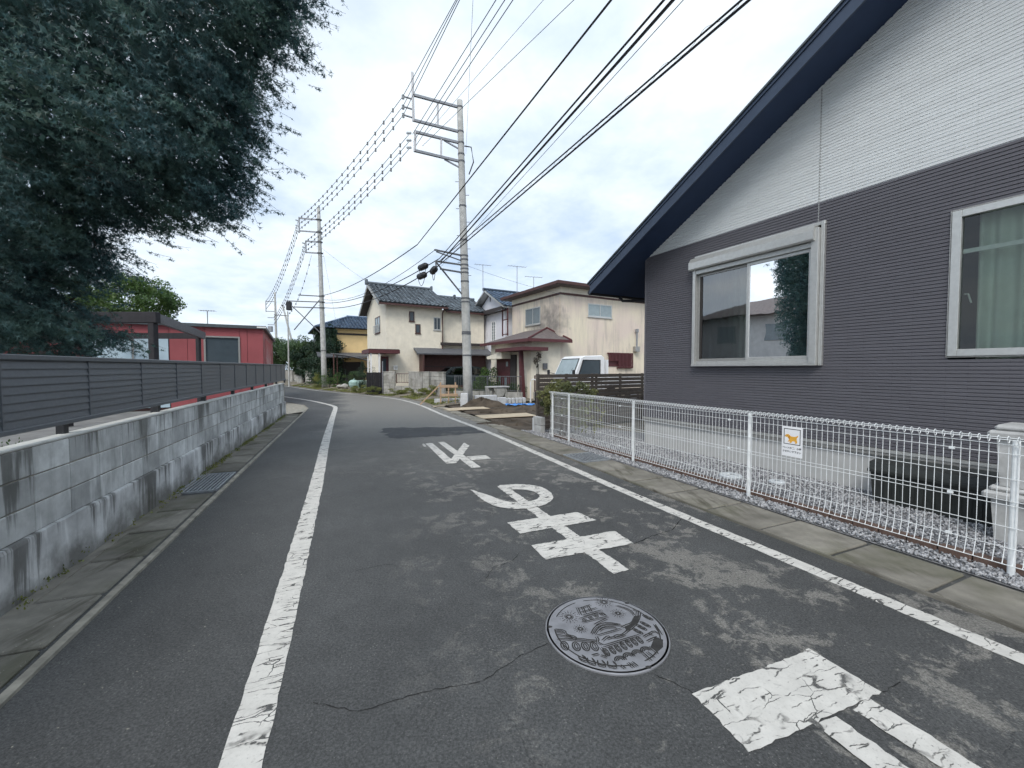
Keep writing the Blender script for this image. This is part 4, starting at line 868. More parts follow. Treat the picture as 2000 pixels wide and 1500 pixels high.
def curtain(parent, u0, u1, z0, z1, y, amp=.035, per=.11):
    mb = MB(); nn_ = int((u1 - u0) / .012); vs = []
    for i in range(nn_ + 1):
        u = u0 + (u1 - u0) * i / nn_; yy_ = y + amp * math.sin(u / per * 2 * math.pi + 1.3 * math.sin(u * 7)) + .012 * math.sin(u * 61)
        vs += [(u, yy_, z0), (u + .01 * math.sin(u * 23), y + (yy_ - y) * .55, z1)]
    mb.add(vs, [(2 * i, 2 * i + 1, 2 * i + 3, 2 * i + 2) for i in range(nn_)]); return mb.build('curtain', 'curtain', parent, True)
curtain(w1, 1.22, 3.14, 1.6, 3.30, .16)
w2 = bpy.data.objects.new('window', None); COL.objects.link(w2); w2.parent = h; w2['label'] = 'fixed grey framed window with a transom, cut by the picture edge'
frame(w2, 4.44, 5.9, 1.69, 3.25, .075, -.035, .05, 'alu'); frame(w2, 4.425, 5.915, 1.675, 3.265, .013, -.028, -.011, 'alu_dark', 'trim')
MB().box(4.517, 5.823, .02, .045, 2.79, 2.835).build('transom', 'alu', w2)
MB().poly([(4.516, .01, 1.766), (5.824, .01, 1.766), (5.824, .01, 3.174), (4.516, .01, 3.174)]).build('pane', 'glass_clear', w2)
curtain(w2, 4.60, 5.88, 1.66, 3.3, .20, .04, .13); MB().tube([(4.53, .06, 2.36), (4.56, .06, 2.36), (4.585, .06, 2.26)], .008, 6).build('handle', 'white', w2)
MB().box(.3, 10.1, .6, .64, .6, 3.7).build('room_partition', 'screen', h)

# ---- brown slat fence behind the house
sfA = math.atan2(2.35, 3.45)
sf = thing('slat_fence', 'dark brown horizontal slat fence behind the mesh fence and shrub', 'fence', (.66, 10.3, 0), sfA)
sm = MB().cbox(0, 4.6, 0, .02, 0, .094, .003).mesh('slat'); sm.materials.append(M['slatwood'])
for i in range(13): obj('slat', sm, None, sf, (0, 0, .04 + .107 * i))
pp = MB().cbox(-.03, .03, .022, .08, 0, 1.43, .004).mesh('post'); pp.materials.append(M['slatwood'])
for s_ in (.03, .98, 1.95, 2.1, 3.1, 4.1): obj('post', pp, None, sf, (s_, 0, 0))
MB().cbox(-.04, .0, -.01, .05, 0, 1.43, .004).build('end_post', 'slatwood', sf)
t = thing('marker_post', 'short white square marker post at the end of the mesh fence', 'post', (.55, 10.1, 0), FA); MB().cbox(-.035, .035, -.035, .035, -.05, .34, .006).build('shaft', 'concrete_new', t); MB().cbox(-.031, .031, -.031, .031, .341, .35, .003).build('cap', 'concrete', t)
t = thing('fence_base_block', 'grey concrete footing block at the end of the slat fence', 'block', (.66, 9.95, 0), FA); MB().cbox(-.2, .2, -.06, .06, -.03, .19, .006).build('lower_block', 'concrete', t); MB().cbox(-.2, .2, -.06, .06, .2, .39, .006).build('upper_block', 'concrete', t)
# ---- shrub through the mesh
sh = thing('leafy_shrub', 'variegated leafy shrub pushing through the far end of the mesh fence', 'shrub', (1.15, 9.35, 0))
pts = np.concatenate([clumps((-.05, .1, .85), (.36, .35, .48), 30, 4200, (.14, .14, .12)), clumps((.45, .25, 1.0), (.4, .3, .2), 16, 1500, (.13, .13, .1)), clumps((-.35, .15, .9), (.2, .2, .45), 12, 1300, (.1, .1, .1)), clumps((.35, -.35, .5), (.2, .3, .35), 10, 260, (.08, .08, .1))])
obj('foliage', leaves('foliage', pts, .052, 'oval', np.array([[0, -.3, -.5]]), .4), 'leaf_shrub', sh)
st = MB()
for i in range(9):
    a = random.uniform(0, 6.28); st.tube([(random.uniform(-.1, .1), random.uniform(-.1, .1), -.02), (.15 * math.cos(a), .15 * math.sin(a), .5), (.35 * math.cos(a), .3 * math.sin(a), 1.05)], [.014, .01, .004], 5)
st.build('stems', 'bark', sh)
st = thing('green_shrub', 'small yellow-green twiggy shrub behind the mesh fence bricks', 'shrub', (1.75, 8.75, 0))
obj('foliage', leaves('foliage', clumps((0, 0, .62), (.22, .3, .38), 16, 420, (.07, .07, .09)), .04, 'oval'), 'leaf_yel', st); MB().tube([(0, 0, -.02), (.03, .02, .35), (0, .05, .8)], [.01, .007, .003], 5).tube([(0, 0, 0), (-.08, .1, .6)], [.008, .003], 5).build('stems', 'bark', st)

# ================================================================== POLES AND WIRES
def pole(label, base, top, r0, r1, group='concrete utility poles'):
    t = thing('utility_pole', label, 'utility pole', base, 0, group); d = Vector(top) - Vector(base)
    MB().tube([tuple(d * (i / 8) + Vector((0, 0, -.1 if i == 0 else 0))) for i in range(9)] + [tuple(d + Vector((0, 0, .03)))], [r0 + (r1 - r0) * i / 8 for i in range(9)] + [r1 * .6], 18).build('shaft', 'pole', t, True)
    return t, d
P1 = Vector((-1.84, 17.24, 0)); p1, d1 = pole('nearest concrete utility pole with two left-hand steel arms', tuple(P1), (-2.15, 17.24, 12.57), .2, .115)
def onp(z): return d1 * (z / 12.57)
rel = lambda x, y, z: (x - P1.x, y - P1.y, z)
for z, e, w_ in ((12.3, (-3.84, 16.48), .09), (11.31, (-3.84, 16.44), .09), (10.86, (-3.78, 16.44), .09), (10.11, (-3.81, 16.37), .09)):
    MB().bar(tuple(onp(z)), rel(e[0], e[1], z), w_, w_).build('crossarm', 'metal_grey', p1)
MB().bar(rel(-3.9, 16.45, 13.15), rel(-3.87, 16.45, 11.28), .08).build('end_post', 'metal_grey', p1); MB().bar(rel(-3.8, 16.43, 10.9), rel(-3.82, 16.4, 10.08), .08).build('end_post', 'metal_grey', p1)
MB().bar(rel(-2.99, 16.88, 12.28), rel(-2.99, 16.86, 11.33), .07).build('strut', 'metal_grey', p1); MB().bar(rel(-2.86, 16.88, 10.84), rel(-2.86, 16.84, 10.13), .07).build('strut', 'metal_grey', p1)
for z in (10.86, 10.11): MB().bar(tuple(onp(z - .28)), tuple(Vector(rel(-2.75, 16.96, z - .04))), .05).build('brace', 'metal_grey', p1)
for z, e in ((6.26, (-3.06, 16.35)), (5.88, (-3.08, 16.59)), (5.56, (-2.87, 16.54))): MB().bar(tuple(onp(z)), rel(e[0], e[1], z), .06).build('cable_arm', 'steel_dark', p1)
MB().bar(rel(-3.06, 16.6, 5.86), tuple(onp(4.5)), .05).build('brace', 'steel_dark', p1); MB().bar(rel(-3.0, 16.4, 6.2), tuple(onp(6.02)), .04).build('brace', 'steel_dark', p1)
MB().bar(rel(-3.06, 16.58, 5.9), rel(-3.03, 16.58, 5.5), .05).build('strut', 'steel_dark', p1)
bd = MB().tube([(0, 0, -.03), (0, 0, .03)], .22, 18).mesh('band'); bd.materials.append(M['steel_dark'])
for z in (12.3, 11.31, 10.86, 10.4, 10.11, 8.3, 6.9, 6.26, 6.1, 5.88, 5.72, 5.56, 5.2, 4.5, 4.35, 3.1):
    o = obj('band', bd, None, p1, tuple(onp(z))); k = (.2 - .085 * z / 12.57 + .012) / .22; o.scale = (k, k, 1)
stp = MB().tube([(0, 0, 0), (.28, 0, 0)], .012, 5).mesh('step_bolt'); stp.materials.append(M['steel_dark'])
for i in range(9): obj('step_bolt', stp, None, p1, tuple(onp(4.9 + .55 * i)), (0, 0, 0 if i % 2 else math.pi))
ins = MB().lathe((0, 0), [(.03, 0), (.06, .03), (.03, .06), (.06, .09), (.03, .12), (.06, .15), (.02, .2)], 10).mesh('insulator'); ins.materials.append(M['pvc'])
for z in (12.24, 11.85, 11.53):
    MB().tube([rel(-3.88, 16.45, z - .12), rel(-4.27, 16.45, z)], .035, 8).build('insulator', 'metal_grey', p1)
    obj('insulator', ins, None, p1, rel(-4.27, 16.45, z - .12))
for z in (10.81, 10.53, 10.25): obj('insulator', ins, None, p1, rel(-3.95, 16.42, z), (0, R(-90), 0))
MB().tube([tuple(onp(10.75) + Vector((.14, 0, 0))), tuple(onp(10.7) + Vector((.42, 0, 0))), tuple(onp(10.1) + Vector((.5, 0, 0))), tuple(onp(9.6) + Vector((.3, 0, 0)))], .025, 6).build('jumper_cable', 'cable', p1)
MB().cbox(-.28, .02, -.45, -.05, -.05, .55, .015).build('footing_block', 'concrete_new', p1)
for dz, z_ in ((0, 3.0), (.0, 2.1)): MB().tube([tuple(onp(z_)), tuple(onp(z_) + Vector((0, 0, .06)))], .196, 18).build('band', 'steel_dark', p1)

P2 = Vector((-14.65, 32, 0)); p2, d2 = pole('second concrete utility pole standing in roadside bushes', tuple(P2), (-14.9, 32, 14.0), .21, .12)
P3 = Vector((-33.8, 59, 0)); p3_, d3 = pole('distant concrete utility pole with a slanting stay pole beside it', tuple(P3), (-33.9, 59, 12.5), .2, .12)
def arms2(par, d, zs, length, ht, mat='metal_grey'):
    for z in zs:
        b = d * (z / ht); MB().bar(tuple(b), tuple(b + Vector((-length, -.25 * length, 0))), .09).build('crossarm', mat, par)
arms2(p2, d2, (13.05, 12.1), 1.35, 14); arms2(p2, d2, (11.35, 10.5), .95, 14)
for z0, z1, l_ in ((13.15, 11.95, 1.35), (11.4, 10.45, .95)):
    b = d2 * (z0 / 14) + Vector((-l_, -.25 * l_, 0)); MB().bar(tuple(b), (b.x, b.y, z1), .08).build('end_post', 'metal_grey', p2)
    for i in range(3): obj('insulator', ins, None, p2, (b.x - .1, b.y, z1 + (z0 - z1) * (i + .3) / 3), (0, R(-70), 0))
for z, l_ in ((7.2, 1.7), (6.75, 2.6), (6.3, 2.5)): MB().bar(tuple(d2 * (z / 14)), tuple(d2 * (z / 14) + Vector((-l_, -.2, .06))), .07).build('cable_arm', 'steel_dark', p2)
MB().bar(tuple(d2 * (7.1 / 14)), tuple(d2 * (5.6 / 14) + Vector((-2.2, 0, -1.0))), .06).build('brace', 'steel_dark', p2); MB().bar(tuple(d2 * (4.2 / 14)), tuple(d2 * (6.5 / 14) + Vector((-2.4, -.2, .1))), .06).build('brace', 'steel_dark', p2)
MB().cbox(-2.75, -2.4, -.3, 0, 6.1, 6.75, .03).build('cable_closure', 'black', p2)
for i in range(10): obj('step_bolt', stp, None, p2, tuple(d2 * ((5 + .75 * i) / 14)), (0, 0, 0 if i % 2 else math.pi))
for z in (13.05, 12.1, 11.35, 10.5, 7.2, 6.75, 6.3, 3): obj('band', bd, None, p2, tuple(d2 * (z / 14)))
arms2(p3_, d3, (11.2, 9.8), 1.2, 12.5); arms2(p3_, d3, (8.9, 7.9), 1.0, 12.5)
MB().bar((-1.25, -.3, 11.2), (-1.25, -.3, 9.7), .08).build('end_post', 'metal_grey', p3_); MB().cbox(-1.1, -.5, -.3, .1, 6.9, 7.7, .05).build('transformer', 'metal_grey', p3_)
t = thing('stay_pole', 'slanting dark stay pole leaning against the distant utility pole', 'pole', (-29.6, 58, 0)); MB().tube([(0, 0, -.1), (-1.75, .3, 6), (-3.0, .6, 10.6)], [.16, .14, .11], 12).build('shaft', 'pole', t); MB().tube([(-3.0, .6, 10.5), (-3.02, .6, 10.7)], .13, 12).build('cap', 'steel_dark', t)
t = thing('slim_pole', 'slim grey street pole in front of the roadside trees', 'pole', (-19.6, 36, 0)); MB().tube([(0, 0, -.1), (0, 0, 6.6)], [.07, .05], 10).build('shaft', 'pole', t); MB().bar((-1.2, 0, 6.3), (.1, 0, 6.2), .06).build('arm', 'steel_dark', t)

def catenary(a, b, sag, n=14):
    a = Vector(a); b = Vector(b); return [tuple(a.lerp(b, i / n) - Vector((0, 0, 4 * sag * (i / n) * (1 - i / n)))) for i in range(n + 1)]
def wire(label, a, b, sag=.1, r=.012, mat='wire', group='overhead power wires', guards=0, n=14):
    p = catenary(a, b, sag, n); o = p[0]
    t = thing('overhead_wire', label, 'wire', o, 0, group)
    MB().tube([loc(q, o) for q in p], r, 5).build('conductor', mat, t)
    if guards:
        mb = MB(); L_ = (Vector(b) - Vector(a)).length; k = int(L_ / guards)
        for i in range(1, k):
            f = i / k; c = Vector(a).lerp(Vector(b), f) - Vector((0, 0, 4 * sag * f * (1 - f))) - Vector(o)
            mb.box(c.x - .03, c.x + .03, c.y - .03, c.y + .03, c.z - .09, c.z + .05)
        tag(mb.build('spacer_clips', 'steel_dark', t), kind='stuff')
    return t
near = [('top', (-4.274, 16.45, 12.24), (14.53, -14, 11.53)), ('top', (-4.278, 16.45, 11.85), (13.43, -14, 11.2)), ('top', (-4.26, 16.45, 11.53), (12.7, -14, 10.94))]
for i, (_, a, b) in enumerate(near): wire(['highest of the three wires leaving the top arm overhead', 'middle of the three wires leaving the top arm overhead', 'lowest of the three wires leaving the top arm overhead'][i], a, b, .02, .011)
for i, (a, b) in enumerate((((-3.92, 16.5, 10.81), (13.96, -14, 10.3)), ((-3.88, 16.5, 10.53), (13.99, -14, 10.05)), ((-3.8, 16.5, 10.36), (14.06, -14, 9.89)))):
    wire(['leftmost of the three wires leaving the second arm overhead', 'middle of the three wires leaving the second arm overhead', 'rightmost of the three wires leaving the second arm overhead'][i], a, b, .02, .011)
wire('thin pale wire rising right behind the nearest pole top', (-3.48, 16.7, 10.86), (17.8, -14, 10.36), .02, .006)
wire('thin wire crossing the nearest pole below its top', (-3.58, 16.7, 10.46), (19.9, -14, 10.0), .02, .008)
wire('thin nearly vertical wire right of the nearest pole top', (-1.9, 17.2, 10.42), (2.35, -14, 9.98), .01, .005)
wire('single thick black cable crossing the sky to the nearest pole', (-3.73, 16.3, 6.44), (10.27, -14, 6.16), .03, .016, 'cable', 'communication cables')
wire('left black cable of the middle overhead pair', (-2.97, 16.9, 6.06), (9.45, -14, 5.8), .03, .016, 'cable', 'communication cables')
wire('right thick black cable of the middle overhead pair', (-2.93, 16.9, 5.92), (9.34, -14, 5.66), .03, .021, 'cable', 'communication cables')
wire('thin bluish wire beside the middle overhead cable pair', (-2.89, 16.9, 5.75), (9.19, -14, 5.5), .03, .005, 'wire', 'communication cables')
wire('upper cable of the rightmost lashed overhead pair', (-2.96, 16.6, 5.84), (11.4, -14, 5.58), .03, .014, 'cable', 'communication cables')
t = wire('lower lashed cable of the rightmost overhead pair', (-2.98, 16.6, 5.68), (11.16, -14, 5.42), .03, .017, 'cable', 'communication cables')
hx = MB(); a = Vector((0, 0, 0)); b = Vector((14.14, -30.6, -.26)); pts = []
for i in range(900):
    f = i / 900; c = a.lerp(b, f); pts.append((c.x + .03 * math.cos(i * .42 + 2 * math.sin(i * .05)), c.y, c.z + .04 + .04 * math.sin(i * .42 + 2 * math.sin(i * .05))))
hx.tube(pts, .0025, 3); hx.build('lashing_wire', 'cable', t)
# spans from the first to the second pole
e1 = [(-4.27, 16.45, 12.24), (-4.28, 16.45, 11.85), (-4.26, 16.45, 11.53)]; e2 = [(-16.25, 31.66, 13.0), (-16.25, 31.66, 12.6), (-16.25, 31.66, 12.2)]; e3 = [(-35.1, 58.7, 11.2), (-35.1, 58.7, 10.7), (-35.1, 58.7, 10.1)]
nm = ['highest', 'middle', 'lowest']
for i in range(3):
    wire(nm[i] + ' beaded wire of the upper span between the first two poles', e1[i], e2[i], .35, .012, guards=1.0)
    wire(nm[i] + ' beaded wire of the upper span running to the distant pole', e2[i], e3[i], .9, .014, guards=1.5)
g1 = [(-3.98, 16.4, 10.81), (-3.98, 16.4, 10.53), (-3.98, 16.4, 10.25)]; g2 = [(-15.8, 31.7, 11.3), (-15.8, 31.7, 10.95), (-15.8, 31.7, 10.6)]; g3 = [(-34.0, 58.7, 8.9), (-34.0, 58.7, 8.5), (-34.0, 58.7, 8.0)]
for i in range(3):
    wire(nm[i] + ' beaded wire of the lower span between the first two poles', g1[i], g2[i], .3, .012, guards=1.0)
    wire(nm[i] + ' beaded wire of the lower span running to the distant pole', g2[i], g3[i], .8, .014, guards=1.5)
wire('slack beaded wire dropping from the second pole to the roadside', (-15.4, 31.8, 10.3), (-19.6, 36, 6.3), .8, .01, guards=.6)
wire('thick black cable continuing from its joint to the second pole', (-3.73, 16.3, 6.44), (-14.8, 32, 7.25), .35, .02, 'cable', 'communication cables')
wire('upper closure cable between the first two poles', (-2.97, 16.9, 6.06), (-14.8, 32, 6.7), .55, .02, 'cable', 'communication cables')
wire('lower closure cable between the first two poles', (-2.98, 16.6, 5.68), (-14.8, 32, 6.35), .6, .022, 'cable', 'communication cables')
wire('slack thin cable above the cable closures', (-3.06, 16.4, 6.26), (-14.8, 32, 7.0), .75, .012, 'cable', 'communication cables')
wire('thin wire from the second pole across to the yellow house', (-14.7, 32, 10.9), (-8.9, 27.5, 6.9), .1, .008)
wire('thin service wire from the nearest pole to the cream house', (-2.0, 17.2, 5.9), (3.2, 20.9, 5.2), .12, .006)
wire('fine guy wire hanging down beside the second pole', (-14.6, 32, 10.6), (-13.4, 33.5, .0), 0, .006)
for c, d, lb in (((-3.65, 16.95, 5.74), (-12, 15.4), 'upper black cable closure left of the nearest pole'), ((-3.72, 17.05, 5.40), (-12, 15.4), 'lower black cable closure left of the nearest pole'), ((-3.15, 16.62, 5.52), (12, -30), 'short black cable closure under the pole arms')):
    a = math.atan2(d[1], d[0]); t = thing('cable_closure', lb, 'cable closure', c, a, 'black cable closures'); t.rotation_euler = (0, 0, a)
    MB().tube([(-.34, 0, 0), (-.3, 0, 0), (-.24, 0, 0), (.24, 0, 0), (.3, 0, 0), (.34, 0, 0)], [.03, .09, .13, .13, .09, .03], 10).build('housing', 'black', t)
    MB().tube([(-.45, 0, .02), (-.3, 0, 0)], .03, 6).tube([(.3, 0, 0), (.45, 0, .02)], .03, 6).build('collar', 'cable', t)
    MB().tube(catenary((-.3, 0, -.05), (.35, 0, -.05), .35, 10), .012, 5).build('drop_loop', 'cable', t)

# ================================================================== FAR SIDE: plot, walls, houses
struct('building_plot', MB().poly([(RB(9.95) - .1, 9.95, .004), (.5, 10.2, .004), (4.0, 12.6, .004), (9, 14, .004), (12, 20, .004), (-2.6, 20.6, .004), (-2.9, 17.6, .004), (-1.0, 13.2, .004)]), 'soil')
vl = [(-3.3, 17.1), (-4.5, 19.7), (-5.8, 21.8), (-8.5, 24.7), (-11.9, 27.9), (-14.8, 30.8), (-20.6, 38.0), (-30, 46.4)]; vm = MB(); vs = []
for i, (x_, y_) in enumerate(vl):
    d = (Vector(vl[min(i + 1, len(vl) - 1)]) - Vector(vl[max(i - 1, 0)])).normalized(); nx_, ny_ = d.y, -d.x; k = min(1, .25 + .5 * i)
    for o_, z_ in ((0, .005), (.5, .07 * k), (1.3, .22 * k), (3, .26 * k), (16, .26 * k)): vs.append((x_ + nx_ * o_, y_ + ny_ * o_, z_))
vm.add(vs, [(5 * i + k, 5 * i + k + 1, 5 * i + 6 + k, 5 * i + 5 + k) for i in range(len(vl) - 1) for k in range(4)])
struct('verge', vm, 'earth')
# lumpy soil heaps
def heap(label, c, r, hgt, seed):
    random.seed(seed); mb = MB(); n_, m_ = 28, 8; vs = []; ph = [random.uniform(0, 6) for _ in range(6)]
    for j in range(m_ + 1):
        for i in range(n_):
            a = 2 * math.pi * i / n_; rr = (j / m_); k = 1 + .18 * math.sin(3 * a + ph[0]) + .12 * math.sin(5 * a + ph[1]) + .07 * math.sin(9 * a + ph[2])
            vs.append((r[0] * rr * k * math.cos(a), r[1] * rr * k * math.sin(a), hgt * max(0, (1 - rr ** 1.6)) * (1 + .35 * math.sin(4 * a + 7 * rr + ph[3])) + random.uniform(-.02, .02) * (1 - rr) - .01 * (j == m_)))
    mb.add(vs, [(j * n_ + i, j * n_ + (i + 1) % n_, (j + 1) * n_ + (i + 1) % n_, (j + 1) * n_ + i) for j in range(m_) for i in range(n_)])
    t = thing('soil_heap', label, 'soil heap', c); mb.build('heap', 'soil', t, True)
    cl_ = MB()
    for i in range(40):
        a = random.uniform(0, 6.28); q_ = random.random() ** .5; s_ = random.uniform(.015, .05); x_, y_ = r[0] * q_ * math.cos(a), r[1] * q_ * math.sin(a); z_ = hgt * (1 - q_ ** 1.6) * .9
        cl_.add([(x_ + s_, y_, z_), (x_ - s_, y_, z_ + .01), (x_, y_ + s_, z_), (x_, y_ - s_, z_), (x_, y_, z_ + s_)], [(0, 2, 4), (2, 1, 4), (1, 3, 4), (3, 0, 4)])
    tag(cl_.build('clods', 'soil', t), kind='stuff')
heap('low heap of dark soil at the foot of the nearest pole', (-1.25, 16.9, 0), (.95, .6), .3, 3); heap('flat heap of brown soil near the concrete blocks', (.9, 15.6, 0), (1.3, .9), .14, 4); heap('soil ridge between the two plywood sheets', (-.5, 14.5, 0), (1.2, .35), .12, 5); heap('soil mound next to the white marker post', (-.05, 11.6, 0), (.8, .5), .1, 6)
random.seed(11)
def sheet(label, c, sx, sy, rz, mat, z=.03, th=.014, tilt=0):
    t = thing('plywood_sheet', label, 'plywood', (c[0], c[1], z), rz, 'plywood sheets over the soil'); MB().cbox(-sx / 2, sx / 2, -sy / 2, sy / 2, 0, th, .003).build('board', mat, t); MB().box(-sx / 2 + .01, sx / 2 - .01, -sy / 2 - .0015, -sy / 2 + .0, .004, .009).build('edge_ply', 'wood', t); t.rotation_euler = (tilt, -.01, rz)
sheet('pale plywood sheet lying on the soil nearest the marker post', (-.2, 13.3, 0), 1.82, .92, R(20), 'ply'); sheet('pale plywood sheet on the soil beside the nearest pole', (-1.75, 15.7, 0), 1.6, .9, R(25), 'ply')
t = thing('steel_plank', 'thin pale plank lying by the gutter below the barricade', 'plank', (-2.95, 16.6, .03), R(60)); MB().cbox(-.35, .35, -.03, .03, 0, .03, .004).build('board', 'ply', t); MB().box(-.3, .3, -.026, .026, .0305, .033).build('face', 'ply', t)
# concrete kerb blocks stood in a row, tarp, sink, hose
kb = MB().cbox(-.07, .07, -.09, .09, 0, .24, .015).mesh('block'); kb.materials.append(M['concrete_new'])
nb_ = 8
for i in range(nb_):
    t = thing('concrete_block', ['leftmost', 'second from left', 'third from left', 'fourth from left', 'fourth from right', 'third from right', 'second from right', 'rightmost'][i] + ' of the upright pale concrete blocks on the plot', 'concrete block', (-.62 + .165 * i, 18.2 + .09 * i, 0), R(28) + random.uniform(-.08, .08), 'upright concrete blocks'); obj('body', kb, None, t); obj('chamfer', MB().cbox(-.05, .05, -.07, .07, .241, .25, .004).mesh('chamfer'), 'concrete_new', t)
t = thing('kerb_stone', 'long pale kerb stone behind the soil heap by the nearest pole', 'kerb stone', (-1.15, 17.75, 0), R(25)); MB().cbox(-.5, .5, -.1, .1, -.02, .42, .02).build('body', 'concrete_new', t); MB().cbox(.52, .95, -.1, .1, -.02, .3, .02).build('end_piece', 'concrete_new', t)
t = thing('kerb_stone', 'low pale kerb stone left of the nearest pole', 'kerb stone', (-2.75, 18.2, 0), R(12)); MB().cbox(-.7, .5, -.08, .08, -.02, .24, .02).build('body', 'concrete_new', t); MB().cbox(-.69, .49, -.06, .06, .24, .25, .004).build('top_chamfer', 'concrete', t)
t = thing('blue_tarp', 'crumpled blue tarpaulin on the soil before the concrete blocks', 'tarpaulin', (.35, 17.2, .01), .1); mb = MB(); vs = []
for j in range(9):
    for i in range(15): vs.append((-.62 + 1.24 * i / 14 + random.uniform(-.03, .03), -.22 + .44 * j / 8 + random.uniform(-.02, .02), .02 + .07 * abs(math.sin(i * 1.3 + j) * math.cos(j * .9 + i * .4)) + random.uniform(0, .02)))
mb.add(vs, [(j * 15 + i, j * 15 + i + 1, (j + 1) * 15 + i + 1, (j + 1) * 15 + i) for j in range(8) for i in range(14)]).build('sheet', 'tarp', t); MB().tube([(-.5, .2, .06), (0, .26, .05), (.5, .22, .07)], .012, 5).build('cord', 'white', t)
t = thing('garden_sink', 'old concrete garden sink on legs behind the soil heap', 'sink', (-.65, 18.6, 0), R(25)); MB().cbox(-.55, .5, -.22, .22, .72, .78, .01).build('top', 'concrete', t); MB().prism([(-.28, .70), (.32, .70), (.24, .36), (-.1, .30)], -.18, .18).build('basin', 'oldwall', t)
for x_ in (-.5, -.16, .36): MB().cbox(x_ - .05, x_ + .05, -.15, .15, 0, .72, .01).build('leg', 'oldwall', t)
t = thing('hose_pipe', 'white bent standpipe beside the black pump box on the plot', 'pipe', (1.0, 18.9, 0)); MB().tube([(-.14, 0, 0), (-.14, 0, .95), (-.1, 0, 1.05), (0, 0, 1.09), (.1, 0, 1.05), (.14, 0, .95), (.14, 0, .1)], .028, 8).build('pipe', 'white', t); MB().cyl((-.14, 0), .04, .04, .02, .1, 8).build('collar', 'white', t)
t = thing('pump_box', 'black boxy pump beside the white bent standpipe', 'pump', (1.3, 18.6, 0), .4); MB().cbox(-.22, .2, -.2, .2, 0, .52, .03).build('housing', 'black', t); MB().cyl((0, 0), .1, .1, .5, .66, 12).build('motor', 'steel_dark', t)
t = thing('block_stack', 'stack of pale hollow concrete blocks beside the slat fence', 'blocks', (1.95, 17.9, 0), R(28))
for i in range(3):
    for j in range(2):
        b_ = MB().cbox(-.3 + .41 * j, .09 + .41 * j, -.1, .1, .195 * i, .19 + .195 * i, .006).build('block', 'concrete_new' if i else 'concrete', t)
        for k in range(3): MB().box(-.27 + .41 * j + .125 * k, -.19 + .41 * j + .125 * k, -.1015, -.095, .195 * i + .045, .195 * i + .145).build('hollow', 'pit', b_)
# wooden barricade
t = thing('timber_barricade', 'raw timber trestle barricade left of the nearest pole', 'barricade', (-3.0, 17.9, 0), R(8))
for x_ in (-.12, .22, .52): MB().cbox(x_ - .03, x_ + .03, -.03, .03, -.02, .98 if x_ != .22 else .74, .004).build('upright', 'wood', t)
for z_ in (.80, .42): MB().cbox(-.16, .62, -.055, -.032, z_ - .06, z_ + .06, .004).build('rail', 'wood', t)
MB().bar((-.12, -.02, .9), (-1.0, -.1, .02), .05).build('prop', 'wood', t)

# ---- railing fences
def railing(label, a, b, z0, z1, stepx, mat, base=None, basemat='oldwall', group=None):
    a = Vector(a); b = Vector(b); L_ = (b - a).length; t = thing('railing_fence', label, 'railing', (a.x, a.y, 0), math.atan2(b.y - a.y, b.x - a.x), group)
    v = MB().tube([(0, 0, z0 + .05), (0, 0, z1 - .02)], .009, 5).mesh('bar'); v.materials.append(M[mat])
    for i in range(int(L_ / stepx) + 1): obj('bar', v, None, t, (i * stepx, 0, 0))
    for z_ in (z0 + .05, z1 - .02): MB().bar((0, 0, z_), (L_, 0, z_), .035).build('rail', mat, t)
    pn = MB().cbox(-.025, .025, -.025, .025, z0, z1, .004).mesh('post'); pn.materials.append(M[mat])
    for i in range(int(L_ / 1.9) + 1): obj('post', pn, None, t, (min(L_, i * 1.9), 0, 0))
    if base: MB().cbox(-.05, L_ + .05, -.06, .06, -.05, base, .01).build('base_wall', basemat, t)
    return t
railing('dark green railing with climbing weeds behind the nearest pole', (-2.95, 21.2, 0), (.45, 19.6, 0), .45, 1.22, .11, 'steel_dark', .44)
railing('brown railing right of the slanted porch pillar', (1.1, 19.7, 0), (3.6, 21.0, 0), .45, 1.25, .14, 'brown', .44)
railing('short iron railing set between old block walls', (-6.85, 24.3, 0), (-6.05, 24.2, 0), .72, 1.3, .1, 'brown', .2)
# ---- old block walls (blocks one by one)
obk = MB().cbox(-.195, .195, -.075, .075, .004, .19, .008).mesh('block'); obk.materials.append(M['oldwall'])
def oldwall(label, a, b, rows, cap=True):
    a = Vector(a); b = Vector(b); L_ = (b - a).length; n_ = max(1, round(L_ / .4)); t = thing('old_block_wall', label, 'wall', (a.x, a.y, 0), math.atan2(b.y - a.y, b.x - a.x), 'old garden block walls')
    for r_ in range(rows):
        for i in range(n_): obj('block', obk, None, t, ((i + .5) * L_ / n_, random.uniform(-.004, .004), r_ * .196 - .02), (0, 0, random.uniform(-.01, .01)), (L_ / n_ / .4, 1, 1))
    if cap: MB().cbox(-.03, L_ + .03, -.09, .09, rows * .196 - .015, rows * .196 + .04, .012).build('coping', 'oldwall', t)
oldwall('old stained block wall left of the short iron railing', (-7.6, 24.3, 0), (-6.9, 24.2, 0), 7); oldwall('low old block wall under the short iron railing', (-6.88, 24.12, 0), (-6.05, 24.05, 0), 3, False)
oldwall('old stained block wall right of the short iron railing', (-6.0, 24.0, 0), (-4.95, 22.8, 0), 7); oldwall('narrow weathered block pier between two old walls', (-4.85, 22.5, 0), (-4.45, 22.2, 0), 7)
oldwall('pale old block wall behind the timber barricade', (-4.25, 21.7, 0), (-3.45, 21.0, 0), 7)
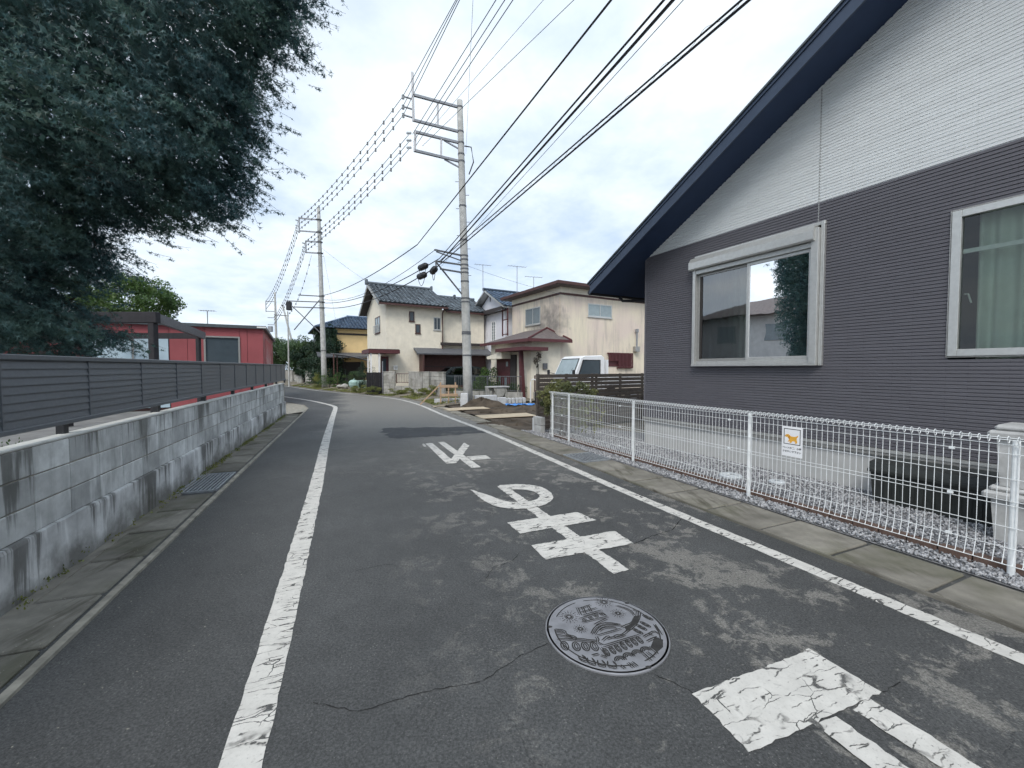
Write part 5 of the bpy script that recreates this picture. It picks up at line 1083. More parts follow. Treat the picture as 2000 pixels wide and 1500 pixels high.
oldwall('pale block wall at the far bend under the dark conifers', (-19.6, 38.9, 0), (-17.9, 38.5, 0), 6); oldwall('small broken block pier at the far bend', (-21.0, 40.2, 0), (-20.3, 39.6, 0), 5); oldwall('thin white gate pier at the far left of the bend', (-23.6, 43.6, 0), (-23.2, 43.4, 0), 7); oldwall('second thin white gate pier at the far bend', (-22.6, 42.7, 0), (-22.2, 42.5, 0), 6)

# ---- roof tiles
tm = MB(); vs = []
for y_, zo in ((0, .045), (.30, 0)):
    for x_, z_ in ((0, .0), (.05, .05), (.11, .062), (.16, .025), (.22, .0), (.285, .008)): vs.append((x_, y_, z_ + zo))
for x_, z_ in ((0, -.012), (.05, .0), (.11, .008), (.16, -.012), (.22, -.025), (.285, -.02)): vs.append((x_, 0, z_ + .016))
tm.add(vs, [(i, i + 1, i + 7, i + 6) for i in range(5)] + [(12 + i, 13 + i, i + 1, i) for i in range(5)])
TILE = tm
def tile_roof(parent, O, U, V_, wd, ln, mat, single=True, px=.285, py=.265, clip=None):
    O = Vector(O); U = Vector(U).normalized(); V_ = Vector(V_).normalized(); Nn = U.cross(V_).normalized()
    if Nn.z < 0: Nn = -Nn
    nx, ny = int(wd / px), int(ln / py); me = None
    if single: me = TILE.mesh('roof_tile'); me.materials.append(M[mat])
    mb = MB()
    for j in range(ny):
        for i in range(nx):
            if clip and not clip(i * px, j * py): continue
            p = O + U * (i * px) + V_ * (j * py) + Nn * .02; m4 = Matrix((U, V_, Nn)).transposed().to_4x4(); m4.translation = p
            if single:
                o = obj('roof_tile', me, None, parent); o.matrix_basis = m4
            else: mb.add([tuple(m4 @ Vector(v)) for v in TILE.v], TILE.f)
    if not single: tag(mb.build('roof_tiles', mat, parent), kind='stuff')
def winp(parent, face, a0, a1, z0, z1, pane='pane_mid', fr='alu', mull=True, proud=.03, wd=.05, at=0.):
    """window on the front face (y=at) or on the left face (x=at) of a house"""
    def bx(mb, p0, p1, q0, q1, d0, d1): return mb.box(p0, p1, at - d1, at - d0, q0, q1) if face == 'f' else mb.box(at - d1, at - d0, p0, p1, q0, q1)
    f = MB()
    for a, b, c, d in ((a0, a0 + wd, z0, z1), (a1 - wd, a1, z0, z1), (a0 + wd, a1 - wd, z0, z0 + wd), (a0 + wd, a1 - wd, z1 - wd, z1)): bx(f, a, b, c, d, -.02, proud)
    if mull: m = (a0 + a1) / 2; bx(f, m - wd * .4, m + wd * .4, z0 + wd, z1 - wd, -.02, proud * .8)
    w_ = f.build('window', fr, parent); bx(MB(), a0 + wd, a1 - wd, z0 + wd, z1 - wd, .002, .008).build('pane', pane, w_); bx(MB(), a0 - .03, a1 + .03, z0 - .05, z0 - .004, .0, proud + .03).build('sill', fr, w_); return w_

# ---- yellow stucco house
yh = thing('yellow_house', 'two-storey cream yellow stucco house with dark tiled gable roof', 'house', (-7.96, 26, 0), R(30))
MB().prism([(0, 0), (6.1, 0), (6.1, 5.75), (3.05, 7.05), (0, 5.75)], 0, 3.75, 'x').build('wall', 'cream', yh)
MB().box(3.76, 7.0, .25, 6.0, 0, 5.6).build('side_wing', 'cream', yh)
sl_ = (7.3 - 5.62) / (3.05 + .45)
MB().prism([(-.45, 5.60), (3.05, 7.27), (6.55, 5.60), (6.55, 5.72), (3.05, 7.40), (-.45, 5.72)], -.5, 3.95, 'x').build('roof', 'dark_trim', yh)
MB().prism([(-.1, 5.45), (2.6, 6.75), (2.6, 6.87), (-.1, 5.57)], 3.96, 7.3, 'x').build('side_roof', 'dark_trim', yh)
vv = Vector((0, 1, sl_)).normalized()
tile_roof(yh, (-.52, -.5, 5.70), (1, 0, 0), vv, 4.6, 3.95, 'tile_grey'); tile_roof(yh, (3.98, -.13, 5.55), (1, 0, 0), Vector((0, 2.7, 1.3)), 3.2, 3.0, 'tile_grey', False)
MB().tube([(-.55, 3.05, 7.47), (4.0, 3.05, 7.47)], .12, 8).build('ridge', 'tile_grey', yh); MB().cbox(-.68, -.5, 2.9, 3.2, 7.35, 7.72, .04).build('ridge_end_tile', 'tile_grey', yh); MB().cbox(3.95, 4.1, 2.9, 3.2, 7.35, 7.7, .04).build('ridge_end_tile', 'tile_grey', yh)
MB().tube([(4.0, 2.6, 6.92), (7.3, 2.6, 6.92)], .11, 8).build('ridge', 'tile_grey', yh); MB().cbox(5.6, 5.75, 2.45, 2.75, 6.85, 7.15, .04).build('ridge_end_tile', 'tile_grey', yh)
MB().box(-.52, 3.97, -.56, -.46, 5.56, 5.66).build('eave_gutter', 'brown', yh); MB().box(3.98, 7.3, -.18, -.1, 5.40, 5.5).build('eave_gutter', 'brown', yh)
for s_ in (0, 1): MB().bar((-.52, -.45 if s_ == 0 else 6.55, 5.60), (-.52, 3.05, 7.32), .05, .2).build('barge_board', 'alu_dark', yh)
MB().tube([(3.7, -.5, 5.55), (3.72, -.1, 5.3), (3.72, -.07, 2.9)], .045, 8).build('downpipe', 'brown', yh)
winp(yh, 'f', 3.12, 3.62, 4.18, 5.02, 'pane_dark'); winp(yh, 'f', 1.48, 1.82, 4.66, 5.30, 'pane_dark', 'brown', False); winp(yh, 'f', 1.88, 2.22, 3.9, 4.5, 'pane_dark', 'brown', False)
w_ = winp(yh, 'l', 1.65, 3.2, 4.0, 5.1, 'frost', 'brown'); gb = MB().tube([(-.13, 0, 4.0), (-.13, 0, 4.5)], .012, 5).mesh('guard_bar'); gb.materials.append(M['alu'])
for i in range(9): obj('guard_bar', gb, None, w_, (0, 1.65 + .19 * i, 0))
MB().bar((-.13, 1.6, 4.5), (-.13, 3.25, 4.5), .04).build('guard_rail', 'alu', w_)
MB().box(3.6, 7.0, -.16, .24, 3.2, 3.36).build('ledge', 'dark_trim', yh)
cpr = MB().prism([(-.9, 2.50), (0.0, 2.86), (0.0, 2.96), (-.9, 2.58)], 1.75, 7.3, 'x').build('carport_roof', 'steel_dark', yh)
MB().tube([(4.3, -.8, 2.56), (4.35, -.4, 2.76), (4.5, -.2, 2.74)], .03, 6).build('roof_drain', 'white', yh)
MB().box(2.2, 7.0, -.02, .02, .1, 2.78).build('carport_shutter', 'brown', yh); MB().box(2.12, 2.2, -.86, .0, 0, 2.52).build('carport_post', 'brown', yh); MB().box(2.2, 7.0, -.05, -.025, 1.7, 1.74).build('shutter_rail', 'dark_trim', yh)
MB().box(-1.25, .62, -.95, 1.4, 2.52, 2.74).build('porch_canopy', 'maroon', yh); MB().box(-1.2, .58, -.9, 1.35, 2.746, 2.78).build('canopy_top', 'dark_trim', yh)
for x_, y_ in ((-1.1, -.8), (-1.1, .1), (-.62, -.8)): MB().box(x_ - .04, x_ + .04, y_ - .04, y_ + .04, 0, 2.52).build('porch_post', 'white', yh)
d_ = MB().box(-.32, .12, -.08, -.03, .1, 2.35).build('door', 'maroon', yh); MB().box(-.25, -.05, -.09, -.081, .3, 2.2).build('pane', 'pane_dark', d_); MB().box(-.36, -.33, -.1, 0, 0, 2.5).build('door_post', 'brown', yh)
t = thing('meter_box', 'small white meter box on the yellow house wall beside the door', 'meter box', (-7.6, 26.08, 1.5), R(30)); MB().cbox(.05, .3, -.12, 0, 0, .28, .01).build('case', 'white', t); MB().box(.09, .26, -.124, -.121, .08, .22).build('lid', 'alu', t)

# ---- dark car under the carport
cr = thing('parked_car', 'dark green hatchback parked under the yellow house carport', 'car', (-3.5, 25.0, .24), R(205))
bp_ = [(-1.9, .35), (1.85, .35), (1.9, .7), (1.7, .88), (.95, .98), (.35, 1.42), (-.9, 1.5), (-1.65, 1.35), (-1.9, .95)]
bm = bmesh.new(); n_ = len(bp_); rows = []
for yv, kz in ((-.82, .0), (-.76, 1.), (.76, 1.), (.82, .0)):
    rows.append([bm.verts.new((x_, yv * (1 if z_ < 1 else .88), z_ if kz else min(z_, .95))) for x_, z_ in bp_])
for a in range(3):
    for i in range(n_): bm.faces.new((rows[a][i], rows[a][(i + 1) % n_], rows[a + 1][(i + 1) % n_], rows[a + 1][i]))
bm.faces.new(rows[0]); bm.faces.new(rows[3][::-1]); bmesh.ops.recalc_face_normals(bm, faces=bm.faces); me = bpy.data.meshes.new('body'); bm.to_mesh(me); bm.free(); obj('body', me, 'car', cr)
for s_ in (-1, 1):
    MB().prism([(-1.5, 1.0), (.75, 1.0), (.3, 1.36), (-.85, 1.42), (-1.45, 1.3)], s_ * .74, s_ * .752, 'y').build('side_window', 'glass_dark', cr)
MB().poly([(.92, -.62, 1.0), (.92, .62, 1.0), (.40, .56, 1.4), (.40, -.56, 1.4)]).build('windscreen', 'glass_dark', cr)
for x_ in (-1.2, 1.2):
    for s_ in (-1, 1):
        w_ = MB().lathe((0, 0), [(.2, 0), (.3, .01), (.31, .1), (.3, .19), (.2, .2)], 20).build('wheel', 'tyre', cr); w_.rotation_euler = (R(90), 0, 0); w_.location = (x_, s_ * .74 + .1, .31); o = MB().cyl((0, 0), .19, .17, -.005, .205, 16).build('rim', 'metal_grey', w_)
MB().cbox(1.86, 1.905, -.75, -.45, .68, .8, .01).build('headlight', 'frost', cr); MB().cbox(1.86, 1.905, .45, .75, .68, .8, .01).build('headlight', 'frost', cr); MB().cbox(.6, .75, -.98, -.84, .95, 1.08, .03).build('mirror', 'car', cr)

# ---- orange house
oh = thing('orange_house', 'orange stucco house with blue tiled hip roof behind the conifers', 'house', (-16.6, 36, 0), R(30))
MB().box(0, 8, 0, 7, 0, 5.2).build('wall', 'orange', oh)
hipv = [(-.6, -.6, 5.15), (8.6, -.6, 5.15), (8.6, 7.6, 5.15), (-.6, 7.6, 5.15), (2.6, 3.5, 6.6), (5.6, 3.5, 6.6)]
MB().add(hipv, [(0, 1, 5, 4), (1, 2, 5), (2, 3, 4, 5), (3, 0, 4), (3, 2, 1, 0)]).build('roof', 'dark_trim', oh)
tv = Vector((0, 4.1, 1.45)); ln = tv.length
tile_roof(oh, (-.6, -.62, 5.16), (1, 0, 0), tv, 9.2, ln, 'tile_blue', False, .3, .3, lambda x_, y_: x_ > y_ / ln * 3.2 - .1 and x_ < 9.1 - y_ / ln * 3.0)
lv = Vector((3.2, 0, 1.45)); l2 = lv.length
tile_roof(oh, (-.62, 7.6, 5.16), (0, -1, 0), lv, 8.2, l2, 'tile_blue', False, .3, .3, lambda x_, y_: x_ > y_ / l2 * 4.1 - .1 and x_ < 8.1 - y_ / l2 * 4.1)
MB().tube([(2.5, 3.5, 6.68), (5.7, 3.5, 6.68)], .13, 8).build('ridge', 'tile_blue', oh)
for a, b in (((-.6, -.6, 5.22), (2.6, 3.5, 6.68)), ((-.6, 7.6, 5.22), (2.6, 3.5, 6.68)), ((8.6, -.6, 5.22), (5.6, 3.5, 6.68))): MB().tube([a, b], .1, 6).build('hip_ridge', 'tile_blue', oh)
MB().box(-.05, 8.05, -.05, -.002, 4.62, 4.78).build('band', 'dark_trim', oh); MB().box(-.05, -.002, 0, 7, 4.62, 4.78).build('band', 'dark_trim', oh)
MB().prism([(-1.6, 2.55), (0, 2.95), (0, 3.05), (-1.6, 2.67)], -.5, 8, 'x').build('lower_roof', 'steel_dark', oh); MB().box(1.0, 3.4, -.04, -.005, .2, 2.2).build('entrance', 'dark_trim', oh); winp(oh, 'f', 4.0, 5.2, .9, 2.1, 'pane_dark')
MB().box(-.04, -.002, 1.2, 3.0, 3.4, 4.3).build('shutter', 'alu', oh)
cp = thing('carport', 'light carport with curved translucent roof before the orange house', 'carport', (-13.2, 33.4, 0), R(18)); mb = MB(); vs = []
for i in range(9):
    f = i / 8; vs += [(-1.3 + 3.6 * f, -1.2, 2.75 - .75 * f ** 1.6), (-1.3 + 3.6 * f, 1.6, 2.75 - .75 * f ** 1.6)]
mb.add(vs, [(2 * i, 2 * i + 1, 2 * i + 3, 2 * i + 2) for i in range(8)]).build('roof_sheet', 'frost', cp)
for i in range(5):
    f = i / 4; MB().bar((-1.3 + 3.6 * f, -1.2, 2.78 - .75 * f ** 1.6), (-1.3 + 3.6 * f, 1.6, 2.78 - .75 * f ** 1.6), .05).build('rib', 'steel_dark', cp)
for y_ in (-1.2, 1.6):
    MB().tube([(-1.3 + 3.6 * i / 8, y_, 2.74 - .75 * (i / 8) ** 1.6) for i in range(9)], .04, 6).build('edge_beam', 'steel_dark', cp); MB().bar((-1.1, y_, 0), (-1.1, y_, 2.72), .08).build('post', 'brown', cp)

# ---- white house with blue roof
wh = thing('white_house', 'white sided two-storey house with bright blue tiled gable roof', 'house', (-.45, 27.4, 0), R(30))
sdm = MB(); z = 0.
MB().prism([(0, 0), (4.3, 0), (4.3, 5.7), (2.15, 6.9), (0, 5.7)], 0, 6, 'x').build('wall', 'white_siding', wh); MB().box(-.6, 4, 4.35, 9, 0, 5.5).build('rear_wing', 'white_siding', wh)
lap = MB().box(-.012, -.001, .02, 4.28, 0, .018).mesh('lap_board'); lap.materials.append(M['white_siding'])
for i in range(26): obj('lap_board', lap, None, wh, (0, 0, .4 + .2 * i))
MB().prism([(-.6, 5.55), (2.15, 6.98), (4.9, 5.55), (4.9, 5.66), (2.15, 7.1), (-.6, 5.66)], -.5, 6.5, 'x').build('roof', 'alu', wh)
tile_roof(wh, (-.5, -.66, 5.63), (1, 0, 0), Vector((0, 2.75, 1.44)), 7, 3.1, 'tile_blue', False); tile_roof(wh, (6.5, 4.96, 5.63), (-1, 0, 0), Vector((0, -2.75, 1.44)), 7, 3.1, 'tile_blue', False)
MB().tube([(-.6, 2.15, 7.16), (6.5, 2.15, 7.16)], .11, 8).build('ridge', 'tile_blue', wh)
MB().box(-.42, -.02, -.3, 4.6, 5.42, 5.68).build('eave_band', 'dark_trim', wh); MB().prism([(5.0, 5.0), (5.6, 9.4), (6.4, 9.4), (6.2, 4.3)], 5.35, 5.5, 'z')
MB().prism([(4.2, 5.3), (9.4, 5.3), (6.8, 6.5)], -1.1, 4, 'x').build('rear_roof', 'tile_blue', wh)
winp(wh, 'l', 1.35, 1.95, 3.5, 4.9, 'pane_mid', 'white', True); winp(wh, 'l', 5.2, 6.6, 3.4, 5.0, 'frost', 'white', True, .25, .05, -.6)
MB().tube([(-.05, 4.25, 5.4), (-.05, 4.25, .0)], .05, 8).build('downpipe', 'brown', wh); MB().bar((-.03, 2.15, 6.65), (-.03, 2.15, 6.35), .04).build('gable_ornament', 'dark_trim', wh)
for i in range(8): MB().tube([(-.1, 3.55, 1.2 + .3 * i), (-.1, 3.25, 1.2 + .3 * i)], .012, 4).build('wall_rung', 'dark_trim', wh) if i % 2 else None

# ---- cream stained house
ch = thing('cream_house', 'two-storey stained cream stucco house with flat brown eaves behind the truck', 'house', (2.47, 21, 0), R(30))
MB().box(0, 9, 0, 4.9, 0, 5.45).build('wall', 'stucco_dirty', ch)
MB().box(-.04, 9.04, -.04, 4.94, 5.36, 5.46).build('brown_band', 'brown', ch); MB().box(-.02, 9.02, -.02, 4.92, 5.462, 5.75).build('frieze', 'cream', ch)
MB().box(-.5, 9.5, -.5, 5.4, 5.752, 5.92).build('eaves', 'shingle', ch); MB().box(-.55, 9.55, -.56, -.502, 5.78, 5.93).build('eave_gutter', 'brown', ch); MB().box(-.56, -.502, -.5, 5.4, 5.78, 5.93).build('eave_gutter', 'brown', ch)
MB().add([(-.5, -.5, 5.925), (9.5, -.5, 5.925), (9.5, 5.4, 5.925), (-.5, 5.4, 5.925), (2.4, 2.45, 6.55), (6.6, 2.45, 6.55)], [(0, 1, 5, 4), (1, 2, 5), (2, 3, 4, 5), (3, 0, 4), (3, 2, 1, 0)]).build('roof', 'shingle', ch)
winp(ch, 'f', 1.8, 3.5, 4.36, 5.05, 'frost'); winp(ch, 'l', 1.8, 3.35, 4.05, 5.0, 'pane_mid')
MB().box(-.06, -.004, .05, .25, 3.0, 5.3).build('corner_stain', 'stucco_dirty', ch)
gr_ = bpy.data.objects.new('window_grille', None); COL.objects.link(gr_); gr_.parent = ch
for i in range(18): MB().box(3.2 + .105 * i, 3.25 + .105 * i, -.16, -.12, (2.0 if i < 7 else 1.62), 2.45).build('grille_bar', 'maroon', gr_)
MB().box(3.18, 5.06, -.13, -.02, 2.40, 2.46).build('grille_rail', 'maroon', gr_); MB().box(3.9, 5.06, -.115, -.02, 1.60, 1.66).build('grille_rail', 'maroon', gr_); MB().box(3.3, 5.0, -.03, -.004, 1.7, 2.4).build('pane', 'maroon', gr_)
MB().tube([(5.35, -.12, 2.7), (5.35, -.12, 3.75)], .05, 8).cbox(5.28, 5.42, -.2, -.03, 3.65, 3.85, .01).build('flue_pipe', 'metal_grey', ch); MB().cbox(5.15, 5.5, -.22, -.01, 2.55, 2.85, .01).build('heater_box', 'alu_dark', ch)
# one-storey porch wing
MB().prism([(-1.745, 0), (0, 0), (0, 4.35), (-1.745, 4.35)], 0, 3.0, 'z').build('porch_wing', 'cream', ch)
pv = [(-2.2, -.45, 3.0), (.35, -.45, 3.0), (.35, 4.8, 3.0), (-2.2, 4.8, 3.0), (-.15, 1.0, 3.72), (-.15, 3.2, 3.72)]
MB().add(pv, [(0, 1, 4), (1, 2, 5, 4), (2, 3, 5), (3, 0, 4, 5), (3, 2, 1, 0)]).build('porch_roof', 'shingle', ch); MB().box(-2.24, .39, -.5, -.452, 2.88, 3.03).build('porch_fascia', 'maroon', ch); MB().box(-2.25, -2.202, -.45, 4.8, 2.88, 3.03).build('porch_fascia', 'maroon', ch)
MB().tube([(-2.2, -.45, 3.03), (-.15, 1.0, 3.74)], .05, 5).build('hip_cap', 'maroon', ch); MB().tube([(.35, -.45, 3.03), (-.15, 1.0, 3.74)], .05, 5).build('hip_cap', 'maroon', ch)
MB().box(-2.55, -1.1, -.5, 2.3, 2.45, 2.62).build('door_canopy', 'maroon', ch)
d_ = MB().box(-1.83, -1.75, 2.0, 3.5, .1, 2.2).build('door', 'maroon', ch)
for (y_, z_, a, b) in ((2.2, 1.7, .2, .25), (3.0, .7, .25, .45), (2.3, .7, .3, .4)): MB().box(-1.842, -1.831, y_, y_ + a, z_, z_ + b).build('door_pane', 'frost' if z_ > 1 else 'pane_mid', d_)
MB().box(-1.84, -1.752, 1.4, 1.95, .1, 2.3).build('door_recess', 'dark_trim', ch); MB().prism([(-2.2, 0), (-1.95, 0), (-2.1, 2.45), (-2.28, 2.45)], .2, .35, 'y').build('slanted_pillar', 'maroon', ch)
MB().prism([(3.6, 2.1), (1.9, 2.1), (1.9, 2.45), (3.6, 2.25)], -2.4, -1.75, 'x').build('awning', 'cream', ch)
MB().cbox(-1.1, -.85, -.1, -.005, 1.55, 1.85, .01).build('meter_box', 'steel_dark', ch)
vp = thing('dead_vine', 'clump of dead vine hanging on the cream porch wall', 'vine', (1.05, 20.05, 0), R(30)); obj('foliage', leaves('foliage', clumps((.15, -.14, 2.05), (.22, .1, .36), 10, 420, (.1, .06, .14)), .06, 'oval', np.array([[0, 0, -1.]])), pm('dry_vine', (.07, .055, .04), .4, 9, .9), vp); MB().tube([(.15, -.1, 0), (.12, -.1, 1.0), (.18, -.1, 2.0)], .02, 5).tube([(.25, -.1, 0), (.22, -.1, 1.8)], .015, 5).build('stems', 'bark', vp)
bal = MB()
for z_ in (3.7, 4.6, 5.2): bal.bar((-.3, 4.92, z_), (-.3, 5.6, z_), .05)
for y_ in (4.95, 5.6): bal.bar((-.3, y_, 3.6), (-.3, y_, 5.3), .06)
bal.build('balcony_frame', 'maroon', ch); MB().add([(-.8, 4.9, 5.12), (-.8, 5.9, 5.12), (.1, 5.9, 5.4), (.1, 4.9, 5.4)], [(0, 1, 2, 3)]).build('balcony_roof', 'pale_blue', ch)
antenna('television antenna left of the cream house roof', (-1.9, 27.0, 6.6), 1.75, R(20), 1.1); antenna('tallest television antenna above the cream house roof edge', (.32, 26.0, 5.9), 2.1, R(20), 1.2); antenna('rightmost television antenna above the cream house roof', (1.5, 28.5, 6.0), 1.9, R(15), 1.2)

# ---- white truck
tk = thing('white_truck', 'white flat-nosed light truck parked behind the brown slat fence', 'truck', (2.9, 17.7, 0), R(205))
# local x forward (towards picture left), y to its left
prof_ = [(-.75, .62), (.78, .62), (.84, .9), (.80, 1.22), (.42, 2.0), (.28, 2.10), (-.62, 2.13), (-.75, 2.05)]
bm = bmesh.new(); rows = []
for yv, ins_ in ((-.83, .0), (-.78, .0), (.78, .0), (.83, .0)):
    rows.append([bm.verts.new((x_ * (1 if abs(yv) < .8 else .985), yv * (.93 if z_ > 1.5 else 1), z_ - (.03 if abs(yv) > .8 and z_ > 2 else 0))) for x_, z_ in prof_])
for a in range(3):
    for i in range(len(prof_)): bm.faces.new((rows[a][i], rows[a][(i + 1) % len(prof_)], rows[a + 1][(i + 1) % len(prof_)], rows[a + 1][i]))
bm.faces.new(rows[0]); bm.faces.new(rows[3][::-1]); bmesh.ops.recalc_face_normals(bm, faces=bm.faces); me = bpy.data.meshes.new('cab'); bm.to_mesh(me); bm.free(); obj('cab', me, 'truck', tk)
MB().add([(.822, -.70, 1.24), (.822, .70, 1.24), (.468, .64, 1.96), (.468, -.64, 1.96)], [(0, 1, 2, 3)]).build('windscreen', 'frost', tk)
for s_ in (-1, 1):
    MB().prism([(.60, 1.24), (.33, 1.90), (-.45, 1.90), (-.45, 1.36), (.2, 1.24)], s_ * .768, s_ * .838, 'y').build('side_window', 'pane_dark', tk)
    m_ = MB().bar((.74, s_ * .80, 1.35), (.95, s_ * 1.0, 1.40), .025).build('mirror_arm', 'black', tk); MB().cbox(.90, .98, s_ * 1.0 - .07, s_ * 1.0 + .07, 1.22, 1.52, .02).build('mirror', 'black', m_)
MB().bar((.80, -.3, 1.26), (.62, -.1, 1.62), .02).build('wiper', 'black', tk); MB().bar((.80, .4, 1.26), (.64, .5, 1.6), .02).build('wiper', 'black', tk)
MB().box(-3.2, -.85, -.85, .85, .78, .9).build('load_bed', 'truck', tk); MB().box(-.92, -.82, -.82, .82, .9, 1.95).build('headboard', 'truck', tk)
for s_ in (-1, 1): MB().box(-3.2, -.95, s_ * .85 - .02, s_ * .85 + .02, .9, 1.22).build('side_gate', 'truck', tk)
for x_ in (.15, -2.3):
    for s_ in (-1, 1):
        w_ = MB().lathe((0, 0), [(.2, 0), (.34, .01), (.36, .1), (.34, .19), (.2, .2)], 20).build('wheel', 'tyre', tk); w_.rotation_euler = (R(90), 0, 0); w_.location = (x_, s_ * .72 + .1, .36); MB().cyl((0, 0), .2, .18, -.005, .205, 14).build('rim', 'metal_grey', w_)
MB().box(-3.1, .7, -.4, .4, .5, .62).build('chassis', 'steel_dark', tk)
MB().add([(.8135, -.735, 1.20), (.8135, .735, 1.20), (.441, .675, 2.0), (.441, -.675, 2.0)], [(0, 1, 2, 3)]).build('windscreen_gasket', 'black', tk)
for s_ in (-1, 1):
    MB().prism([(.64, 1.20), (.35, 1.94), (-.50, 1.94), (-.50, 1.32), (.2, 1.20)], s_ * .770, s_ * .8335, 'y').build('window_gasket', 'black', tk)
    for x_ in (-.56, .72): MB().box(x_ - .006, x_ + .006, min(s_ * .80, s_ * .8365), max(s_ * .80, s_ * .8365), .66, 1.18).build('door_seam', 'black', tk)
    MB().cbox(-.48, -.32, min(s_ * .82, s_ * .85), max(s_ * .82, s_ * .85), 1.06, 1.10, .006).build('door_handle', 'black', tk)
MB().box(.79, .862, -.45, .45, .95, 1.08).build('grille', 'black', tk)
for s_ in (-1, 1): MB().cbox(.80, .86, s_ * .6 - .14, s_ * .6 + .14, .72, .9, .02).build('headlight', 'frost', tk)

# ---- black board gate, tubs, stones
bg = thing('board_gate', 'black painted board gate panel beside the old block wall', 'gate', (-8.8, 24.75, .12), R(-14))
bdm = MB().cbox(0, .07, 0, .025, -.1, 1.22, .003).mesh('board'); bdm.materials.append(M['black'])
for i in range(13): obj('board', bdm, None, bg, (.08 * i, random.uniform(0, .01), random.uniform(-.03, .03)))
for z_ in (.35, 1.15): MB().box(0, 1.05, .028, .07, z_, z_ + .08).build('rail', 'black', bg)
MB().cyl((1.1, 0), .03, .03, -.1, 1.9, 10).build('post', 'metal_grey', bg)
t = thing('water_tub', 'faded blue-green plastic tub among the roadside plants', 'tub', (-10.6, 29.0, .2)); MB().lathe((0, 0), [(.28, 0), (.34, .5), (.37, .52), (.36, .55), (.32, .53), (.27, .1)], 20).build('shell', 'water_green', t); MB().lathe((0, 0), [(.33, .42), (.001, .42)], 20).build('water', 'glass_dark', t)
t = thing('bagged_pot', 'pale green plastic-wrapped pot beside the blue-green tub', 'pot', (-11.3, 29.2, .2)); MB().lathe((0, 0), [(.2, 0), (.32, .2), (.34, .42), (.22, .56), (.05, .6)], 14).build('bag', 'water_green', t); MB().tube([(0, 0, .58), (.05, 0, .7)], .03, 6).build('knot', 'water_green', t)
for i, (x_, y_, s_) in enumerate(((-12.1, 29.6, .3), (-12.6, 29.9, .22), (-11.8, 29.1, .16))):
    t = thing('garden_stone', ['largest', 'middle-sized', 'smallest'][i] + ' of the rough stones by the roadside pots', 'stone', (x_, y_, .2), 0, 'rough stones by the roadside'); pts = rng.normal(size=(40, 3)); pts /= np.linalg.norm(pts, axis=1, keepdims=True); bm = bmesh.new()
    for p in pts * np.array([s_, s_ * .8, s_ * .6]): bm.verts.new(p + np.array([0, 0, s_ * .45]))
    bmesh.ops.convex_hull(bm, input=bm.verts); me = bpy.data.meshes.new('rock'); bm.to_mesh(me); bm.free(); obj('rock', me, 'oldwall', t)
    MB().box(-s_ * .5, s_ * .5, -s_ * .5, s_ * .5, -.02, .03).build('base', 'soil', t)

# ---- far vegetation
def conifer(label, base, hgt, r_, mat='leaf_dark', n=16000):
    t = thing('conifer_tree', label, 'tree', base, 0, 'dark conifers at the bend'); P = []
    for i in range(n):
        z_ = hgt * random.random() ** .8; rr = r_ * (1 - (z_ / hgt) ** 1.7) ** .6 * (.3 + .7 * random.random()) * (1 + .25 * math.sin(z_ * 5 + 3 * math.atan2(1, 1)) ); a = random.uniform(0, 6.28); rr *= 1 + .3 * math.sin(5 * a + z_ * 2)
        P.append((rr * math.cos(a), rr * math.sin(a), .1 + z_))
    obj('crown', leaves('crown', np.array(P), .13, 'oval', np.array([[0, 0, 1.]])), mat, t); MB().tube([(0, 0, -.05), (0, 0, hgt * .85)], [.14, .03], 8).build('trunk', 'bark', t)
conifer('tall dark conifer directly left of the second pole', (-17.4, 37.5, 0), 5.6, 1.3); conifer('dark conifer to the right of the second pole top arms', (-16.0, 36.2, 0), 5.4, 1.25); conifer('slim dark conifer standing between its two taller neighbours', (-16.7, 38.3, 0), 5.9, 1.0)
tree('roadside_tree', 'green spreading tree at the far left of the bend', (-26.0, 46, 0), 5.3, (2.6, 2.2, 1.7), 'leaf_mid', 16000, .16, 70, .7, .6, 'trees at the far bend'); tree('roadside_tree', 'rounded mid green tree beside the dark conifers', (-21.3, 42, 0), 5.0, (2.1, 2.0, 1.7), 'leaf_mid', 15000, .15, 70, .6, .58, 'trees at the far bend'); tree('roadside_tree', 'low dark green tree under the slim street pole', (-19.9, 40.4, 0), 4.0, (1.7, 1.5, 1.6), 'leaf_dark', 12000, .13, 50, .5, .55, 'trees at the far bend'); tree('roadside_tree', 'pale green tree furthest down the side road', (-36, 58, 0), 6.0, (4, 3, 2.4), 'leaf', 12000, .2, 60, .8, .6, 'trees at the far bend')
def bush(label, c, r_, mat, n=900, size=.05, k=14, group='roadside bushes'):
    t = thing('bush', label, 'bush', (c[0], c[1], .12 if c[0] < -3.6 else .0), 0, group); obj('foliage', leaves('foliage', clumps((0, 0, r_[2] * .95), r_, k, n * 2, (r_[0] * .35, r_[1] * .35, r_[2] * .3)), size, 'oval', np.array([[0, 0, .3]])), mat, t)
    MB().tube([(0, 0, -.03), (.05, 0, r_[2])], [.03, .01], 5).tube([(0, 0, 0), (-.15, .05, r_[2] * .9)], [.02, .008], 5).build('stems', 'bark', t)
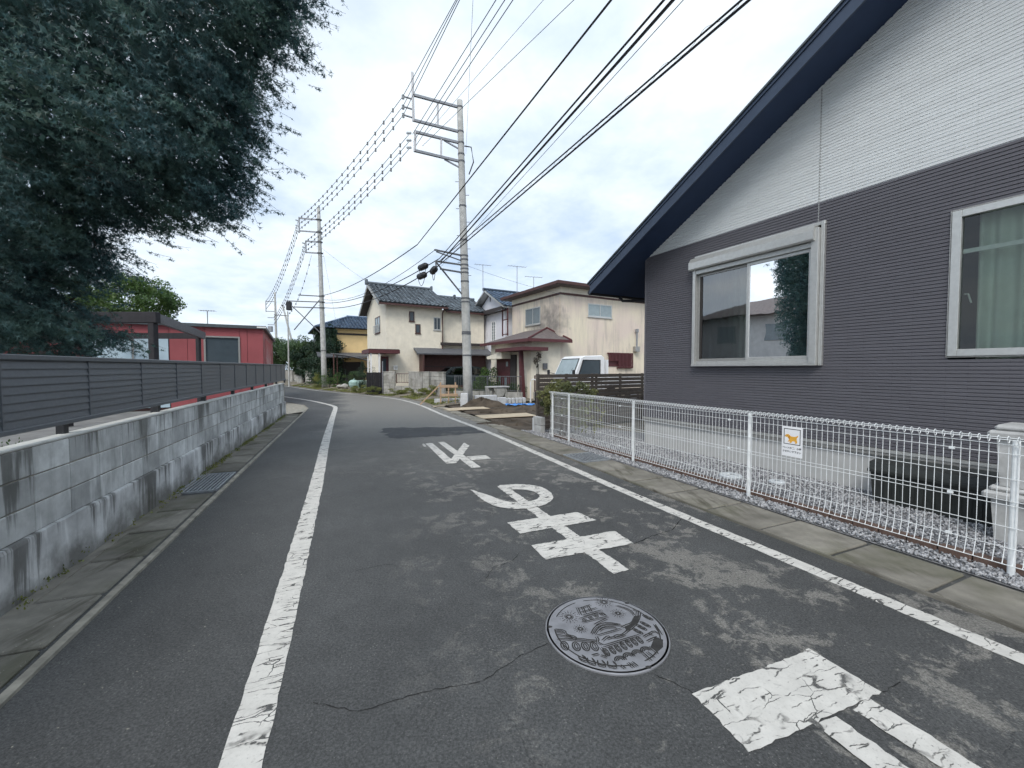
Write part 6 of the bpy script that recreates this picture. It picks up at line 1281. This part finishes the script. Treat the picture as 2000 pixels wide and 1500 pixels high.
bush('leafy green bush right at the foot of the second pole', (-13.9, 31.2), (.75, .6, .6), 'leaf', 1500); bush('tall green bush right of the second pole base', (-12.6, 31.4), (.9, .7, .8), 'leaf_mid', 1800); bush('yellow-green bush left of the second pole base', (-15.5, 32.8), (.7, .5, .6), 'leaf_yel', 1200); bush('dark rounded bush near the water tub', (-11.6, 31.0), (.8, .6, .7), 'leaf_mid', 1500)
bush('yellow-green low plant before the black board gate', (-9.3, 24.9), (.5, .35, .28), 'leaf_yel', 900); bush('bright green low plant right of the black board gate foot', (-8.3, 24.2), (.6, .35, .22), 'leaf_yel', 900); bush('small rounded garden conifer above the black board gate', (-9.4, 26.4), (.5, .45, 1.0), 'leaf_dark', 1700, .05, 22)
bush('green bush behind the railing right of the nearest pole', (-1.3, 22.6), (.8, .6, .95), 'leaf', 1600, .08); bush('weeds tangled along the green railing', (-1.9, 21.3), (1.1, .3, .45), 'leaf', 1600, .05, 30); bush('dark weeds under the cream house railing', (.0, 20.4), (.9, .3, .45), 'leaf_mid', 1300, .05, 24); bush('weeds growing up the old pale block wall end', (-4.1, 21.3), (.4, .3, .3), 'leaf_yel', 700); bush('grassy weeds at the foot of the weathered pier', (-4.9, 22.0), (.5, .3, .2), 'leaf_yel', 700); bush('low weeds under the short iron railing wall', (-6.4, 23.6), (.8, .4, .2), 'leaf_yel', 900); bush('climbing plant on top of the old wall by the car', (-3.3, 21.3), (.5, .25, .35), 'leaf_shrub', 500); bush('weeds by the distant pale block wall', (-17.6, 36.6), (1.0, .5, .35), 'leaf_mid', 900)
# verge grass
gp = []
seg = resample([(x_, y_, 0) for x_, y_ in vl[:7]], .02)
for _ in range(12000):
    i = random.randrange(len(seg) - 3); p = seg[i]; d = (seg[i + 3] - p).normalized(); o_ = .12 + 1.5 * random.random() ** 1.7
    if math.sin(p.y * 2.3) + math.sin(p.x * 5.1 + p.y) > .9: continue
    z_ = .005 + .13 * o_; gp.append((p.x + d.y * o_, p.y - d.x * o_, z_ + .02))
tag(obj('verge_grass', leaves('verge_grass', np.array(gp), .06, 'oval', np.array([[0, 0, 1.6]])), 'leaf_yel'), 'patchy yellow-green grass along the far road edge', 'grass', kind='stuff')
